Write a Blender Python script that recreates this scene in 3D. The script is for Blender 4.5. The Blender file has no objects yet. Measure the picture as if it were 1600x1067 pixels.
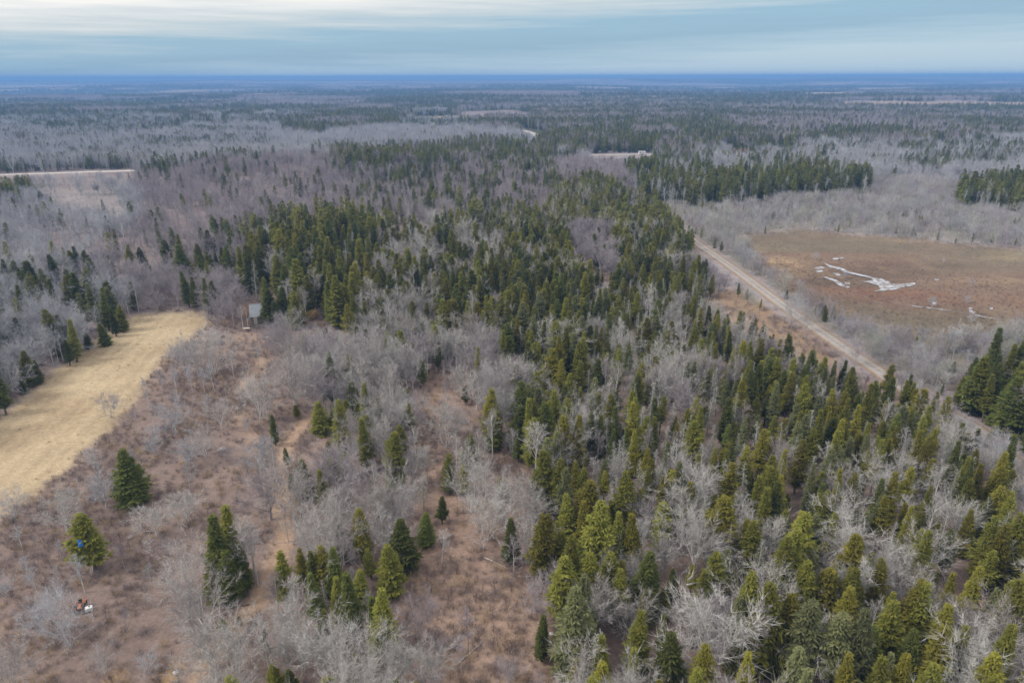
import bpy, math, random
import numpy as np

# ------------------------------------------------------------------ camera, sky, sun, exposure
W, H = 1600.0, 1067.0                 # photograph's pixels, used to read directions off it
F = W * 24.0 / 36.0
CAMZ = 60.0
PITCH = math.atan((H / 2 - 120.0) / F)
ROLL = math.radians(-0.16)
scene = bpy.context.scene
COL = scene.collection
cam_d = bpy.data.cameras.new("camera"); cam = bpy.data.objects.new("camera", cam_d); COL.objects.link(cam)
cam_d.sensor_width = 36.0; cam_d.lens = 24.0; cam_d.clip_start = 0.5; cam_d.clip_end = 90000.0
from mathutils import Matrix, Vector, Euler
Rm = Euler((math.pi / 2 - PITCH, 0, 0)).to_matrix() @ Matrix.Rotation(ROLL, 3, 'Z')
cam.matrix_world = Matrix.Translation((0, 0, CAMZ)) @ Rm.to_4x4()
scene.camera = cam
R = np.array(Rm)

SUN_AZ = math.radians(-100.0)          # from the view direction (+Y), negative = to the left
SUN_EL = math.radians(44.0)
world = bpy.data.worlds.new("World"); scene.world = world; world.use_nodes = True
nt = world.node_tree; nt.nodes.clear()
def N(t, kind, **kw):
    n = t.nodes.new(kind)
    for k, v in kw.items(): setattr(n, k, v)
    return n
def math_node(t, op, a, b=None, clamp=False):
    n = N(t, 'ShaderNodeMath', operation=op); n.use_clamp = clamp
    for i, v in enumerate((a, b)):
        if v is None: continue
        if isinstance(v, (int, float)): n.inputs[i].default_value = v
        else: t.links.new(v, n.inputs[i])
    return n.outputs[0]
def mix_rgb(t, f, a, b, blend='MIX'):
    n = N(t, 'ShaderNodeMix', data_type='RGBA', blend_type=blend)
    for i, v in ((0, f), (6, a), (7, b)):
        if isinstance(v, (int, float)): n.inputs[i].default_value = v
        elif isinstance(v, (tuple, list)): n.inputs[i].default_value = (*v[:3], 1)
        else: t.links.new(v, n.inputs[i])
    return n.outputs[2]
def ramp(t, fac, stops):
    n = N(t, 'ShaderNodeValToRGB'); e = n.color_ramp.elements
    while len(e) < len(stops): e.new(0.5)
    for el, (p, c) in zip(e, stops):
        el.position = p; el.color = (*c[:3], 1) if isinstance(c, (tuple, list)) else (c, c, c, 1)
    t.links.new(fac, n.inputs[0]); return n.outputs[0]
def noise(t, vec, scale, detail=3.0, rough=0.55, dist=0.0):
    n = N(t, 'ShaderNodeTexNoise'); n.inputs['Scale'].default_value = scale; n.inputs['Detail'].default_value = detail
    n.inputs['Roughness'].default_value = rough; n.inputs['Distortion'].default_value = dist
    if vec is not None: t.links.new(vec, n.inputs['Vector'])
    return n.outputs['Fac']
def mapping(t, vec, scale, loc=(0, 0, 0), rot=(0, 0, 0)):
    n = N(t, 'ShaderNodeMapping'); n.inputs['Scale'].default_value = scale; n.inputs['Location'].default_value = loc
    n.inputs['Rotation'].default_value = rot
    t.links.new(vec, n.inputs['Vector']); return n.outputs[0]

SKY_STRENGTH = 0.1
sky = N(nt, 'ShaderNodeTexSky', sky_type='NISHITA', sun_disc=False)
sky.sun_elevation = SUN_EL; sky.sun_rotation = SUN_AZ
sky.altitude = 60; sky.air_density = 1.0; sky.dust_density = 1.5; sky.ozone_density = 1.5
tc = N(nt, 'ShaderNodeTexCoord')
sep = N(nt, 'ShaderNodeSeparateXYZ'); nt.links.new(tc.outputs['Generated'], sep.inputs[0])
# layered stratus: long thin banks, seen edge-on near the horizon
banks = noise(nt, mapping(nt, tc.outputs['Generated'], (0.9, 0.9, 20.0), (0.3, 0.1, 0.15), (0, math.radians(-1.3), 0)), 2.1, 4.0, 0.5)
wisps = noise(nt, mapping(nt, tc.outputs['Generated'], (2.5, 2.5, 60.0), (3.0, 1.0, 0), (0, math.radians(-0.8), 0)), 2.0, 4.0, 0.6)
v = math_node(nt, 'ADD', sep.outputs[2], math_node(nt, 'MULTIPLY', math_node(nt, 'SUBTRACT', banks, 0.5), 0.035))
v = math_node(nt, 'ADD', v, math_node(nt, 'MULTIPLY', math_node(nt, 'SUBTRACT', wisps, 0.5), 0.045))
v = math_node(nt, 'SUBTRACT', v, math_node(nt, 'MULTIPLY', sep.outputs[0], 0.055))     # the bright bank is lower towards the sun
v = math_node(nt, 'MULTIPLY', v, 5.0, True)
cloud = ramp(nt, v, [(0.0, (0.30, 0.385, 0.44)), (0.10, (0.24, 0.335, 0.405)), (0.20, (0.175, 0.275, 0.36)),
                     (0.30, (0.185, 0.295, 0.38)), (0.42, (0.35, 0.395, 0.42)), (0.56, (0.60, 0.575, 0.55)), (1.0, (0.74, 0.725, 0.71))])
cl = mix_rgb(nt, 1.0, cloud, (1 / SKY_STRENGTH,) * 3, 'MULTIPLY')
skymix = mix_rgb(nt, 0.9, sky.outputs[0], cl)
bg = N(nt, 'ShaderNodeBackground'); bg.inputs[1].default_value = SKY_STRENGTH
nt.links.new(skymix, bg.inputs[0])
out = N(nt, 'ShaderNodeOutputWorld'); nt.links.new(bg.outputs[0], out.inputs[0])

sun_d = bpy.data.lights.new("sun", 'SUN'); sun = bpy.data.objects.new("sun", sun_d); COL.objects.link(sun)
sun_d.energy = 1.5; sun_d.angle = math.radians(14); sun_d.color = (1.0, 0.95, 0.87)
sd = Vector((math.sin(SUN_AZ) * math.cos(SUN_EL), math.cos(SUN_AZ) * math.cos(SUN_EL), math.sin(SUN_EL)))
sun.rotation_euler = (-sd).to_track_quat('-Z', 'Y').to_euler(); sun.location = (0, 0, 300)
scene.view_settings.view_transform = 'Standard'; scene.view_settings.look = 'None'
scene.view_settings.exposure = 0.8; scene.view_settings.gamma = 1.0
scene.view_settings.use_curve_mapping = False
cy = scene.cycles
cy.max_bounces = 4; cy.diffuse_bounces = 2; cy.glossy_bounces = 2; cy.transmission_bounces = 2; cy.volume_bounces = 0
cy.caustics_reflective = False; cy.caustics_refractive = False
cy.use_denoising = True; cy.denoiser = 'OPENIMAGEDENOISE'
cy.use_adaptive_sampling = False
HAZE_DENSITY = 2.7e-4

rng = np.random.default_rng(7)
random.seed(7)

# ------------------------------------------------------------------ value noise, terrain, pixels -> ground
def _hash(ix, iy, seed):
    h = (ix.astype(np.int64) * 374761393 + iy.astype(np.int64) * 668265263 + seed * 974711) & 0x7fffffff
    h = ((h ^ (h >> 13)) * 1274126177) & 0x7fffffff
    return ((h ^ (h >> 16)) & 0xffff) / 65535.0
def vnoise(x, y, scale, seed=0, octaves=3):
    x = np.asarray(x, float); y = np.asarray(y, float)
    tot = np.zeros_like(x); amp = 1.0; norm = 0.0; s = scale
    for o in range(octaves):
        u, w = x / s, y / s
        ix, iy = np.floor(u), np.floor(w); fx, fy = u - ix, w - iy
        fx = fx * fx * (3 - 2 * fx); fy = fy * fy * (3 - 2 * fy)
        a = _hash(ix, iy, seed + o); b = _hash(ix + 1, iy, seed + o); c = _hash(ix, iy + 1, seed + o); d = _hash(ix + 1, iy + 1, seed + o)
        tot += amp * ((a + (b - a) * fx) * (1 - fy) + (c + (d - c) * fx) * fy); norm += amp
        amp *= 0.5; s *= 0.5
    return tot / norm
def sstep(a, b, x):
    t = np.clip((x - a) / (b - a), 0, 1); return t * t * (3 - 2 * t)
def terr(x, y):
    x = np.asarray(x, float); y = np.asarray(y, float); r = np.hypot(x, y)
    z = (vnoise(x, y, 60.0, 3, 2) - 0.5) * 1.2
    z = z + 9.0 * np.exp(-(((x + 150) / 110) ** 2 + ((y - 440) / 70) ** 2))
    z = z + sstep(700, 2500, r) * (vnoise(x, y, 900.0, 11, 3) - 0.5) * 44.0
    z = z + sstep(2300, 4500, r) * (vnoise(x * 0.35, y, 1700.0, 31, 3) - 0.46) * 78.0
    far = sstep(5000, 15000, r)
    z = z + far * ((vnoise(x, y, 4200.0, 21, 4) - 0.5) * 70.0 + 14.0)
    return np.minimum(z, 67.0)
def unproject(px, py, lift=0.0):
    px = np.asarray(px, float); py = np.asarray(py, float)
    d = np.stack([(px - W / 2) / F, (H / 2 - py) / F, -np.ones_like(px)], -1) @ R.T
    z = np.zeros_like(px) + lift
    for _ in range(8):
        t = (z - CAMZ) / d[..., 2]
        x, y = d[..., 0] * t, d[..., 1] * t
        z = terr(x, y) + lift
    return x, y
def project(x, y, z):
    p = np.stack([np.asarray(x, float), np.asarray(y, float), np.asarray(z, float) - CAMZ], -1) @ R
    dep = np.maximum(-p[..., 2], 1e-3)
    return W / 2 + F * p[..., 0] / dep, H / 2 - F * p[..., 1] / dep, -p[..., 2]
def ground_at(px, py):
    x, y = unproject(np.array([px]), np.array([py])); return float(x[0]), float(y[0]), float(terr(x, y)[0])
def height_to(x, y, z0, ytop):
    lo, hi = 0.2, 40.0
    for _ in range(30):
        m = (lo + hi) / 2
        if project(x, y, z0 + m)[1] > ytop: lo = m
        else: hi = m
    return lo
def inside(px, py, poly):
    c = np.zeros(px.shape, bool); n = len(poly)
    for i in range(n):
        x1, y1 = poly[i]; x2, y2 = poly[(i + 1) % n]
        if y1 == y2: continue
        k = ((y1 > py) != (y2 > py)) & (px < (x2 - x1) * (py - y1) / (y2 - y1) + x1)
        c ^= k
    return c

# ------------------------------------------------------------------ what grows where, read off the photograph
# canopy zones (outlines of what the tree tops cover), later entries override earlier ones
ZONES = [
 ('greywood', [(-900, 205), (300, 205), (420, 215), (420, 262), (230, 268), (-900, 285)]),
 ('farconifer', [(690, 158), (900, 152), (1200, 160), (1500, 175), (2300, 182), (2300, 215), (1400, 222), (1200, 232), (860, 238), (840, 215), (760, 200)]),
 ('farconifer', [(350, 165), (400, 165), (400, 184), (350, 184)]), ('farconifer', [(250, 168), (312, 168), (312, 186), (250, 186)]),
 ('farconifer', [(430, 195), (520, 168), (640, 178), (620, 200), (480, 212)]),
 ('midconifer', [(520, 228), (600, 238), (760, 224), (870, 232), (870, 246), (700, 256), (560, 270), (530, 250)]),
 ('barehill', [(-900, 300), (60, 275), (230, 268), (330, 255), (480, 245), (540, 262), (560, 285), (700, 262), (900, 244), (980, 252), (990, 300), (860, 330), (700, 345), (450, 345), (400, 380), (370, 440), (330, 480), (220, 480), (120, 440), (-900, 430)]),
 ('hillmix', [(520, 262), (700, 258), (860, 246), (880, 330), (700, 350), (480, 345), (560, 300)]),
 ('coolhill', [(-900, 300), (60, 278), (215, 270), (240, 300), (200, 380), (120, 425), (-900, 430)]),
 ('midconifer', [(-300, 296), (0, 292), (55, 287), (72, 292), (40, 303), (-300, 310)]),
 ('slash', [(70, 300), (190, 288), (212, 312), (200, 330), (120, 326)]),
 ('leftwood', [(-900, 415), (120, 432), (225, 470), (330, 470), (330, 486), (235, 486), (150, 526), (90, 572), (0, 650), (-700, 1100)]),
 ('brush', [(340, 500), (345, 470), (400, 440), (415, 505), (480, 500), (520, 495), (545, 505), (560, 560), (500, 620), (470, 700), (450, 760), (445, 870), (400, 960), (330, 1067), (280, 1500), (-1500, 1500), (-700, 1200), (0, 810), (60, 770), (165, 680), (255, 560)]),
 ('stand', [(372, 430), (400, 385), (425, 360), (470, 342), (600, 342), (615, 390), (590, 430), (562, 470), (552, 500), (520, 492), (505, 462), (485, 480), (415, 478), (400, 452)]),
 ('standmix', [(300, 395), (350, 345), (420, 340), (420, 365), (385, 420), (330, 430)]),
 ('mixhigh', [(600, 345), (760, 345), (782, 420), (795, 530), (690, 560), (600, 540), (545, 520), (562, 478), (600, 430)]),
 ('mixwood', [(455, 545), (560, 515), (790, 535), (822, 640), (837, 720), (862, 790), (872, 900), (882, 1067), (890, 1500), (280, 1500), (330, 1067), (400, 980), (440, 890), (440, 790), (472, 700), (492, 640), (470, 590)]),
 ('clearing', [(655, 560), (720, 552), (775, 600), (762, 650), (700, 690), (690, 760), (660, 775), (640, 700), (655, 640)]),
 ('clearing', [(640, 775), (700, 760), (800, 860), (862, 900), (868, 1100), (862, 1500), (640, 1500), (665, 1067), (640, 940), (615, 890)]),
 ('clearing', [(772, 700), (820, 690), (845, 770), (800, 800), (775, 760)]),
 ('belt', [(760, 345), (860, 320), (860, 255), (900, 255), (940, 280), (1040, 330), (1085, 385), (1112, 450), (1010, 475), (940, 440), (905, 480), (908, 560), (905, 650), (950, 720), (930, 770), (900, 800), (858, 790), (830, 700), (800, 600), (785, 480), (765, 380)]),
 ('barepatch', [(868, 250), (930, 252), (985, 262), (975, 285), (910, 280), (872, 300)]),
 ('barepatch', [(885, 365), (940, 360), (965, 400), (960, 425), (910, 415)]),
 ('snagwood', [(908, 485), (1010, 445), (1112, 440), (1130, 470), (1210, 520), (1290, 560), (1400, 600), (1460, 640), (1500, 690), (1560, 740), (1640, 820), (1640, 890), (1350, 870), (1250, 830), (1100, 800), (960, 790), (935, 700), (905, 620)]),
 ('lowspruce', [(858, 795), (960, 782), (1100, 798), (1350, 850), (2300, 900), (2300, 1500), (892, 1500), (872, 950)]),
 ('farside', [(975, 262), (1050, 258), (1180, 250), (1250, 247), (1362, 275), (1365, 302), (1250, 298), (1100, 308), (1000, 310)]),
 ('farside', [(1490, 282), (2300, 262), (2300, 340), (1500, 316)]),
 ('fringe', [(1035, 315), (1110, 310), (1370, 303), (1480, 315), (2300, 345), (2300, 470), (1900, 410), (1600, 380), (1400, 368), (1250, 355), (1150, 366), (1200, 420), (1330, 500), (1400, 535), (1480, 540), (1600, 525), (2300, 515), (2300, 560), (1600, 548), (1495, 590), (1440, 612), (1400, 580), (1300, 520), (1250, 480), (1160, 415), (1090, 370)]),
 ('roadside', [(1492, 590), (1530, 562), (1600, 545), (2300, 530), (2300, 800), (1700, 760), (1630, 700), (1570, 675), (1500, 640)]),
 ('meadow', [(1095, 455), (1150, 446), (1250, 505), (1310, 565), (1240, 545), (1180, 505), (1110, 482)]),
]
# ground sheets (outlines on the ground itself)
HAY = [(-1500, 1450), (-300, 852), (0, 655), (92, 575), (150, 530), (215, 490), (325, 487), (325, 505), (298, 532), (258, 560), (215, 620), (165, 680), (130, 705), (60, 770), (0, 812), (-700, 1400)]
BOG = [(1150, 372), (1250, 360), (1400, 372), (1600, 390), (1900, 415), (2300, 470), (2300, 515), (1600, 527), (1480, 540), (1400, 540), (1330, 512), (1200, 432)]
MEADOW = [(1096, 462), (1148, 452), (1175, 464), (1250, 515), (1310, 565), (1280, 570), (1225, 545), (1170, 508), (1108, 482)]
FARCLEAR = [(640, 184), (700, 181), (760, 183), (765, 190), (650, 191)]
FARCLEAR2 = [(690, 176), (800, 172), (835, 178), (825, 187), (770, 188)]
RUST = [(1120, 233), (1225, 230), (1228, 237), (1125, 240)]
SLASH = [(70, 305), (190, 292), (218, 318), (205, 345), (120, 340)]
PATHS = [([(446, 700), (440, 780), (447, 840), (428, 885), (398, 945), (360, 985), (310, 1060), (280, 1140)], 1.15),
         ([(412, 560), (402, 580), (372, 610)], 0.7), ([(300, 530), (380, 528), (420, 520)], 0.6),
         ([(546, 520), (535, 560), (522, 620), (478, 660), (446, 700)], 1.0),
         ([(372, 650), (400, 690), (446, 700)], 0.8)]
ROAD = [(1040, 338), (1062, 355), (1085, 377), (1115, 398), (1160, 430), (1205, 464), (1250, 497), (1292, 526), (1330, 552), (1370, 578), (1410, 606), (1455, 636), (1515, 665), (1566, 708), (1625, 765), (1720, 860), (1850, 1000)]
FARROAD = [(-500, 279), (-100, 275), (0, 273.5), (60, 271.5), (120, 269.5), (170, 268), (216, 266.5), (300, 262)]
FARROAD2 = [(880, 243.5), (930, 242.5), (1000, 241.5), (1060, 240.5), (1120, 239)]
FARROAD3 = [(806, 202), (824, 206), (838, 212), (834, 220)]

def polyline_xy(pts, n=8):
    xs, ys = unproject(np.array([p[0] for p in pts]), np.array([p[1] for p in pts]))
    P = np.stack([xs, ys], -1); outp = []
    for i in range(len(P) - 1):
        p0 = P[max(i - 1, 0)]; p1 = P[i]; p2 = P[i + 1]; p3 = P[min(i + 2, len(P) - 1)]
        for k in range(n):
            t = k / n
            outp.append(0.5 * ((2 * p1) + (-p0 + p2) * t + (2 * p0 - 5 * p1 + 4 * p2 - p3) * t * t + (-p0 + 3 * p1 - 3 * p2 + p3) * t ** 3))
    outp.append(P[-1]); return np.array(outp)
def dist_to(x, y, line):
    best = np.full(np.shape(x), 1e9)
    for a, b in zip(line[:-1], line[1:]):
        ab = b - a; L = max(ab @ ab, 1e-9)
        t = np.clip(((x - a[0]) * ab[0] + (y - a[1]) * ab[1]) / L, 0, 1)
        best = np.minimum(best, np.hypot(x - a[0] - t * ab[0], y - a[1] - t * ab[1]))
    return best
ROAD_L = polyline_xy(ROAD, 5); FAR_L = polyline_xy(FARROAD, 3); FAR2_L = polyline_xy(FARROAD2, 3); FAR3_L = polyline_xy(FARROAD3, 4)
PATH_L = [(polyline_xy(p, 4), w) for p, w in PATHS]

def zone_of(x, y, lift=4.0):
    px, py, dep = project(x, y, terr(x, y) + lift)
    r = np.hypot(x, y)
    j = 26.0 * np.clip(120.0 / r, 0.12, 1.2)
    px = px + (vnoise(x, y, 14.0, 41, 3) - 0.5) * 2 * j; py = py + (vnoise(x, y, 14.0, 47, 3) - 0.5) * 1.4 * j
    fj = sstep(240, 420, r)
    px = px + fj * (vnoise(x, y, 90.0, 141, 3) - 0.5) * 60; py = py + fj * (vnoise(x, y, 90.0, 147, 3) - 0.5) * 22 * np.clip(500 / r, 0.3, 1)
    names = ['far']; z = np.zeros(x.shape, int)
    for name, poly in ZONES:
        if name not in names: names.append(name)
        z[inside(px, py, poly)] = names.index(name)
    gx, gy, _ = project(x, y, terr(x, y)); hj = np.clip(150 / r, 0.1, 1)
    gx = gx + (vnoise(x, y, 7.0, 151, 3) - 0.5) * 30 * hj; gy = gy + (vnoise(x, y, 7.0, 157, 3) - 0.5) * 20 * hj
    for name, poly in (('hay', HAY), ('bog', BOG), ('open', FARCLEAR), ('open', FARCLEAR2), ('open', RUST)):
        if name not in names: names.append(name)
        z[inside(gx, gy, poly)] = names.index(name)
    z[dep < 1] = 0
    return z, names
def conifer_share(x, y):
    """share of evergreens in the far woods: stands a few hundred metres across"""
    n = 0.6 * vnoise(x * 0.6, y, 380.0, 71, 4) + 0.4 * vnoise(x, y, 130.0, 77, 3); r = np.hypot(x, y); q = sstep(2500, 5000, r); n = n * (1 - q) + q * (0.65 * vnoise(x * 0.4, y, 1300.0, 171, 3) + 0.35 * vnoise(x, y, 400.0, 173, 2))
    thr = 0.440 + 0.05 * sstep(2200, 5000, r) - 0.03 * np.clip(x / (r + 1), -0.5, 0.5)
    return sstep(thr - 0.02, thr + 0.03, n)

# ------------------------------------------------------------------ materials
def principled(name, rough=0.85, spec=0.2):
    m = bpy.data.materials.new(name); m.use_nodes = True; t = m.node_tree
    b = t.nodes['Principled BSDF']; b.inputs['Roughness'].default_value = rough; b.inputs['Specular IOR Level'].default_value = spec
    return m, t, b
def plain(name, c1, c2=None, scale=2.0, rough=0.8, spec=0.25, bump=0.0, metal=0.0):
    m, t, b = principled(name, rough, spec); b.inputs['Metallic'].default_value = metal
    co = N(t, 'ShaderNodeTexCoord'); n = noise(t, co.outputs['Object'], scale, 5.0, 0.6)
    c2 = c2 or tuple(0.75 * c for c in c1)
    t.links.new(ramp(t, n, [(0.3, c2), (0.7, c1)]), b.inputs['Base Color'])
    if bump:
        bp = N(t, 'ShaderNodeBump'); bp.inputs['Strength'].default_value = bump; t.links.new(n, bp.inputs['Height']); t.links.new(bp.outputs[0], b.inputs['Normal'])
    return m
def foliage(name, c_a, c_b, c_c):
    """three tones of one species, mixed clump by clump and tree by tree"""
    m, t, b = principled(name, 0.75, 0.15)
    oi = N(t, 'ShaderNodeObjectInfo'); co = N(t, 'ShaderNodeTexCoord')
    n = noise(t, co.outputs['Object'], 1.1, 3.0, 0.6)
    f = math_node(t, 'ADD', n, math_node(t, 'MULTIPLY', math_node(t, 'SUBTRACT', oi.outputs['Random'], 0.5), 0.45))
    base = ramp(t, f, [(0.28, c_a), (0.5, c_b), (0.74, c_c)])
    hs = N(t, 'ShaderNodeHueSaturation')
    t.links.new(math_node(t, 'ADD', math_node(t, 'MULTIPLY', oi.outputs['Random'], 0.03), 0.483), hs.inputs['Hue'])
    t.links.new(math_node(t, 'ADD', math_node(t, 'MULTIPLY', noise(t, oi.outputs['Location'], 0.35, 1.0), 0.6), 0.70), hs.inputs['Value'])
    t.links.new(base, hs.inputs['Color'])
    t.links.new(hs.outputs[0], b.inputs['Base Color'])
    tr = N(t, 'ShaderNodeBsdfTranslucent'); t.links.new(hs.outputs[0], tr.inputs[0])
    ms = N(t, 'ShaderNodeMixShader'); ms.inputs[0].default_value = 0.2
    t.links.new(b.outputs[0], ms.inputs[1]); t.links.new(tr.outputs[0], ms.inputs[2])
    t.links.new(ms.outputs[0], t.nodes['Material Output'].inputs[0])
    return m
def bark(name, c_a, c_b, c_c):
    m, t, b = principled(name, 0.9, 0.1)
    oi = N(t, 'ShaderNodeObjectInfo'); co = N(t, 'ShaderNodeTexCoord')
    n = noise(t, co.outputs['Object'], 1.7, 3.0, 0.6)
    f = math_node(t, 'ADD', math_node(t, 'MULTIPLY', n, 0.6), math_node(t, 'MULTIPLY', oi.outputs['Random'], 0.4))
    t.links.new(ramp(t, f, [(0.25, c_a), (0.5, c_b), (0.75, c_c)]), b.inputs['Base Color'])
    return m
M = {}
M['olive'] = foliage('needles_olive', (0.110, 0.118, 0.022), (0.172, 0.176, 0.030), (0.250, 0.238, 0.046))
M['yellow'] = foliage('needles_yellow_green', (0.130, 0.128, 0.020), (0.205, 0.190, 0.028), (0.285, 0.250, 0.044))
M['dark'] = foliage('needles_dark_green', (0.068, 0.082, 0.022), (0.105, 0.122, 0.028), (0.155, 0.168, 0.036))
M['sage'] = foliage('needles_grey_green', (0.105, 0.118, 0.052), (0.155, 0.165, 0.070), (0.215, 0.215, 0.095))
M['conifer_bark'] = bark('conifer_bark', (0.07, 0.055, 0.045), (0.11, 0.09, 0.075), (0.16, 0.14, 0.12))
M['pale_bark'] = bark('pale_grey_bark', (0.38, 0.365, 0.35), (0.50, 0.485, 0.465), (0.60, 0.585, 0.565))
M['mauve_bark'] = bark('mauve_grey_bark', (0.28, 0.245, 0.26), (0.36, 0.325, 0.338), (0.45, 0.415, 0.422))
M['blue_bark'] = bark('cool_grey_bark', (0.33, 0.335, 0.36), (0.43, 0.435, 0.458), (0.53, 0.535, 0.555))
M['lichen_bark'] = bark('lichen_grey_dead_wood', (0.25, 0.255, 0.215), (0.34, 0.34, 0.295), (0.44, 0.435, 0.395))
M['birch_bark'] = bark('birch_bark', (0.42, 0.39, 0.36), (0.55, 0.52, 0.49), (0.66, 0.63, 0.60))
M['pale_twig'] = bark('grey_twigs', (0.31, 0.292, 0.28), (0.40, 0.380, 0.365), (0.49, 0.470, 0.452))
M['birch_twig'] = bark('birch_twigs', (0.29, 0.262, 0.25), (0.38, 0.350, 0.335), (0.47, 0.44, 0.425))
M['mauve_twig'] = bark('mauve_twigs', (0.24, 0.205, 0.218), (0.31, 0.275, 0.290), (0.39, 0.352, 0.365))
M['blue_twig'] = bark('cool_twigs', (0.28, 0.278, 0.30), (0.37, 0.368, 0.390), (0.46, 0.460, 0.482))
M['lichen_twig'] = M['lichen_bark']
TWIG = {'pale_bark': 'pale_twig', 'birch_bark': 'birch_twig', 'mauve_bark': 'mauve_twig', 'blue_bark': 'blue_twig', 'lichen_bark': 'lichen_twig'}
M['twig_brown'] = bark('red_brown_twigs', (0.135, 0.100, 0.088), (0.19, 0.145, 0.130), (0.26, 0.205, 0.185))
M['twig_mauve'] = bark('dull_mauve_twigs', (0.17, 0.138, 0.138), (0.235, 0.195, 0.195), (0.31, 0.265, 0.262))
M['twig_tan'] = bark('dry_grass_stems', (0.24, 0.17, 0.095), (0.34, 0.25, 0.145), (0.44, 0.335, 0.20))
M['rust_leaf'] = bark('dry_beech_leaf', (0.34, 0.15, 0.05), (0.46, 0.22, 0.08), (0.56, 0.32, 0.14))
M['straw_leaf'] = bark('straw_beech_leaf', (0.42, 0.28, 0.12), (0.55, 0.39, 0.18), (0.66, 0.50, 0.27))

def ground_material():
    m, t, b = principled('ground_cover', 0.95, 0.05)
    g = N(t, 'ShaderNodeNewGeometry'); P = g.outputs['Position']
    a = N(t, 'ShaderNodeVertexColor', layer_name='col_a'); c = N(t, 'ShaderNodeVertexColor', layer_name='col_b')
    n1 = noise(t, P, 0.11, 6.0, 0.65); n2 = noise(t, P, 0.9, 5.0, 0.7); n3 = noise(t, mapping(t, P, (1, 1, 1), (31, 7, 0)), 0.017, 4.0, 0.6)
    f = math_node(t, 'ADD', math_node(t, 'MULTIPLY', n1, 0.5), math_node(t, 'MULTIPLY', n2, 0.5))
    f = math_node(t, 'ADD', f, math_node(t, 'MULTIPLY', math_node(t, 'SUBTRACT', n3, 0.5), 0.5))
    mixed = mix_rgb(t, ramp(t, f, [(0.38, 0.0), (0.62, 1.0)]), a.outputs[0], c.outputs[0])
    hv = N(t, 'ShaderNodeHueSaturation')
    t.links.new(math_node(t, 'ADD', math_node(t, 'MULTIPLY', noise(t, P, 2.6, 3.0, 0.7), 0.9), 0.55), hv.inputs['Value'])
    t.links.new(mixed, hv.inputs['Color']); t.links.new(hv.outputs[0], b.inputs['Base Color'])
    bp = N(t, 'ShaderNodeBump'); bp.inputs['Strength'].default_value = 0.7; bp.inputs['Distance'].default_value = 0.35
    t.links.new(f, bp.inputs['Height']); t.links.new(bp.outputs[0], b.inputs['Normal'])
    return m
M['ground'] = ground_material()
def gravel_material(name, c1, c2, edge):
    m, t, b = principled(name, 0.95, 0.1)
    g = N(t, 'ShaderNodeNewGeometry'); P = g.outputs['Position']
    a = N(t, 'ShaderNodeAttribute', attribute_name='across')
    n = noise(t, P, 0.5, 6.0, 0.7); n2 = noise(t, P, 3.0, 3.0, 0.7)
    base = ramp(t, math_node(t, 'ADD', math_node(t, 'MULTIPLY', n, 0.6), math_node(t, 'MULTIPLY', n2, 0.4)), [(0.35, c2), (0.65, c1)])
    e = math_node(t, 'ADD', a.outputs['Fac'], math_node(t, 'MULTIPLY', math_node(t, 'SUBTRACT', n, 0.5), 0.7))
    k = ramp(t, e, [(0.60, 0.0), (0.74, 1.0)])
    crown = ramp(t, e, [(0.04, 0.45), (0.16, 0.0)])
    col = mix_rgb(t, crown, base, tuple(0.75 * q for q in edge)); col = mix_rgb(t, k, col, edge)
    t.links.new(col, b.inputs['Base Color']); return m

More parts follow.
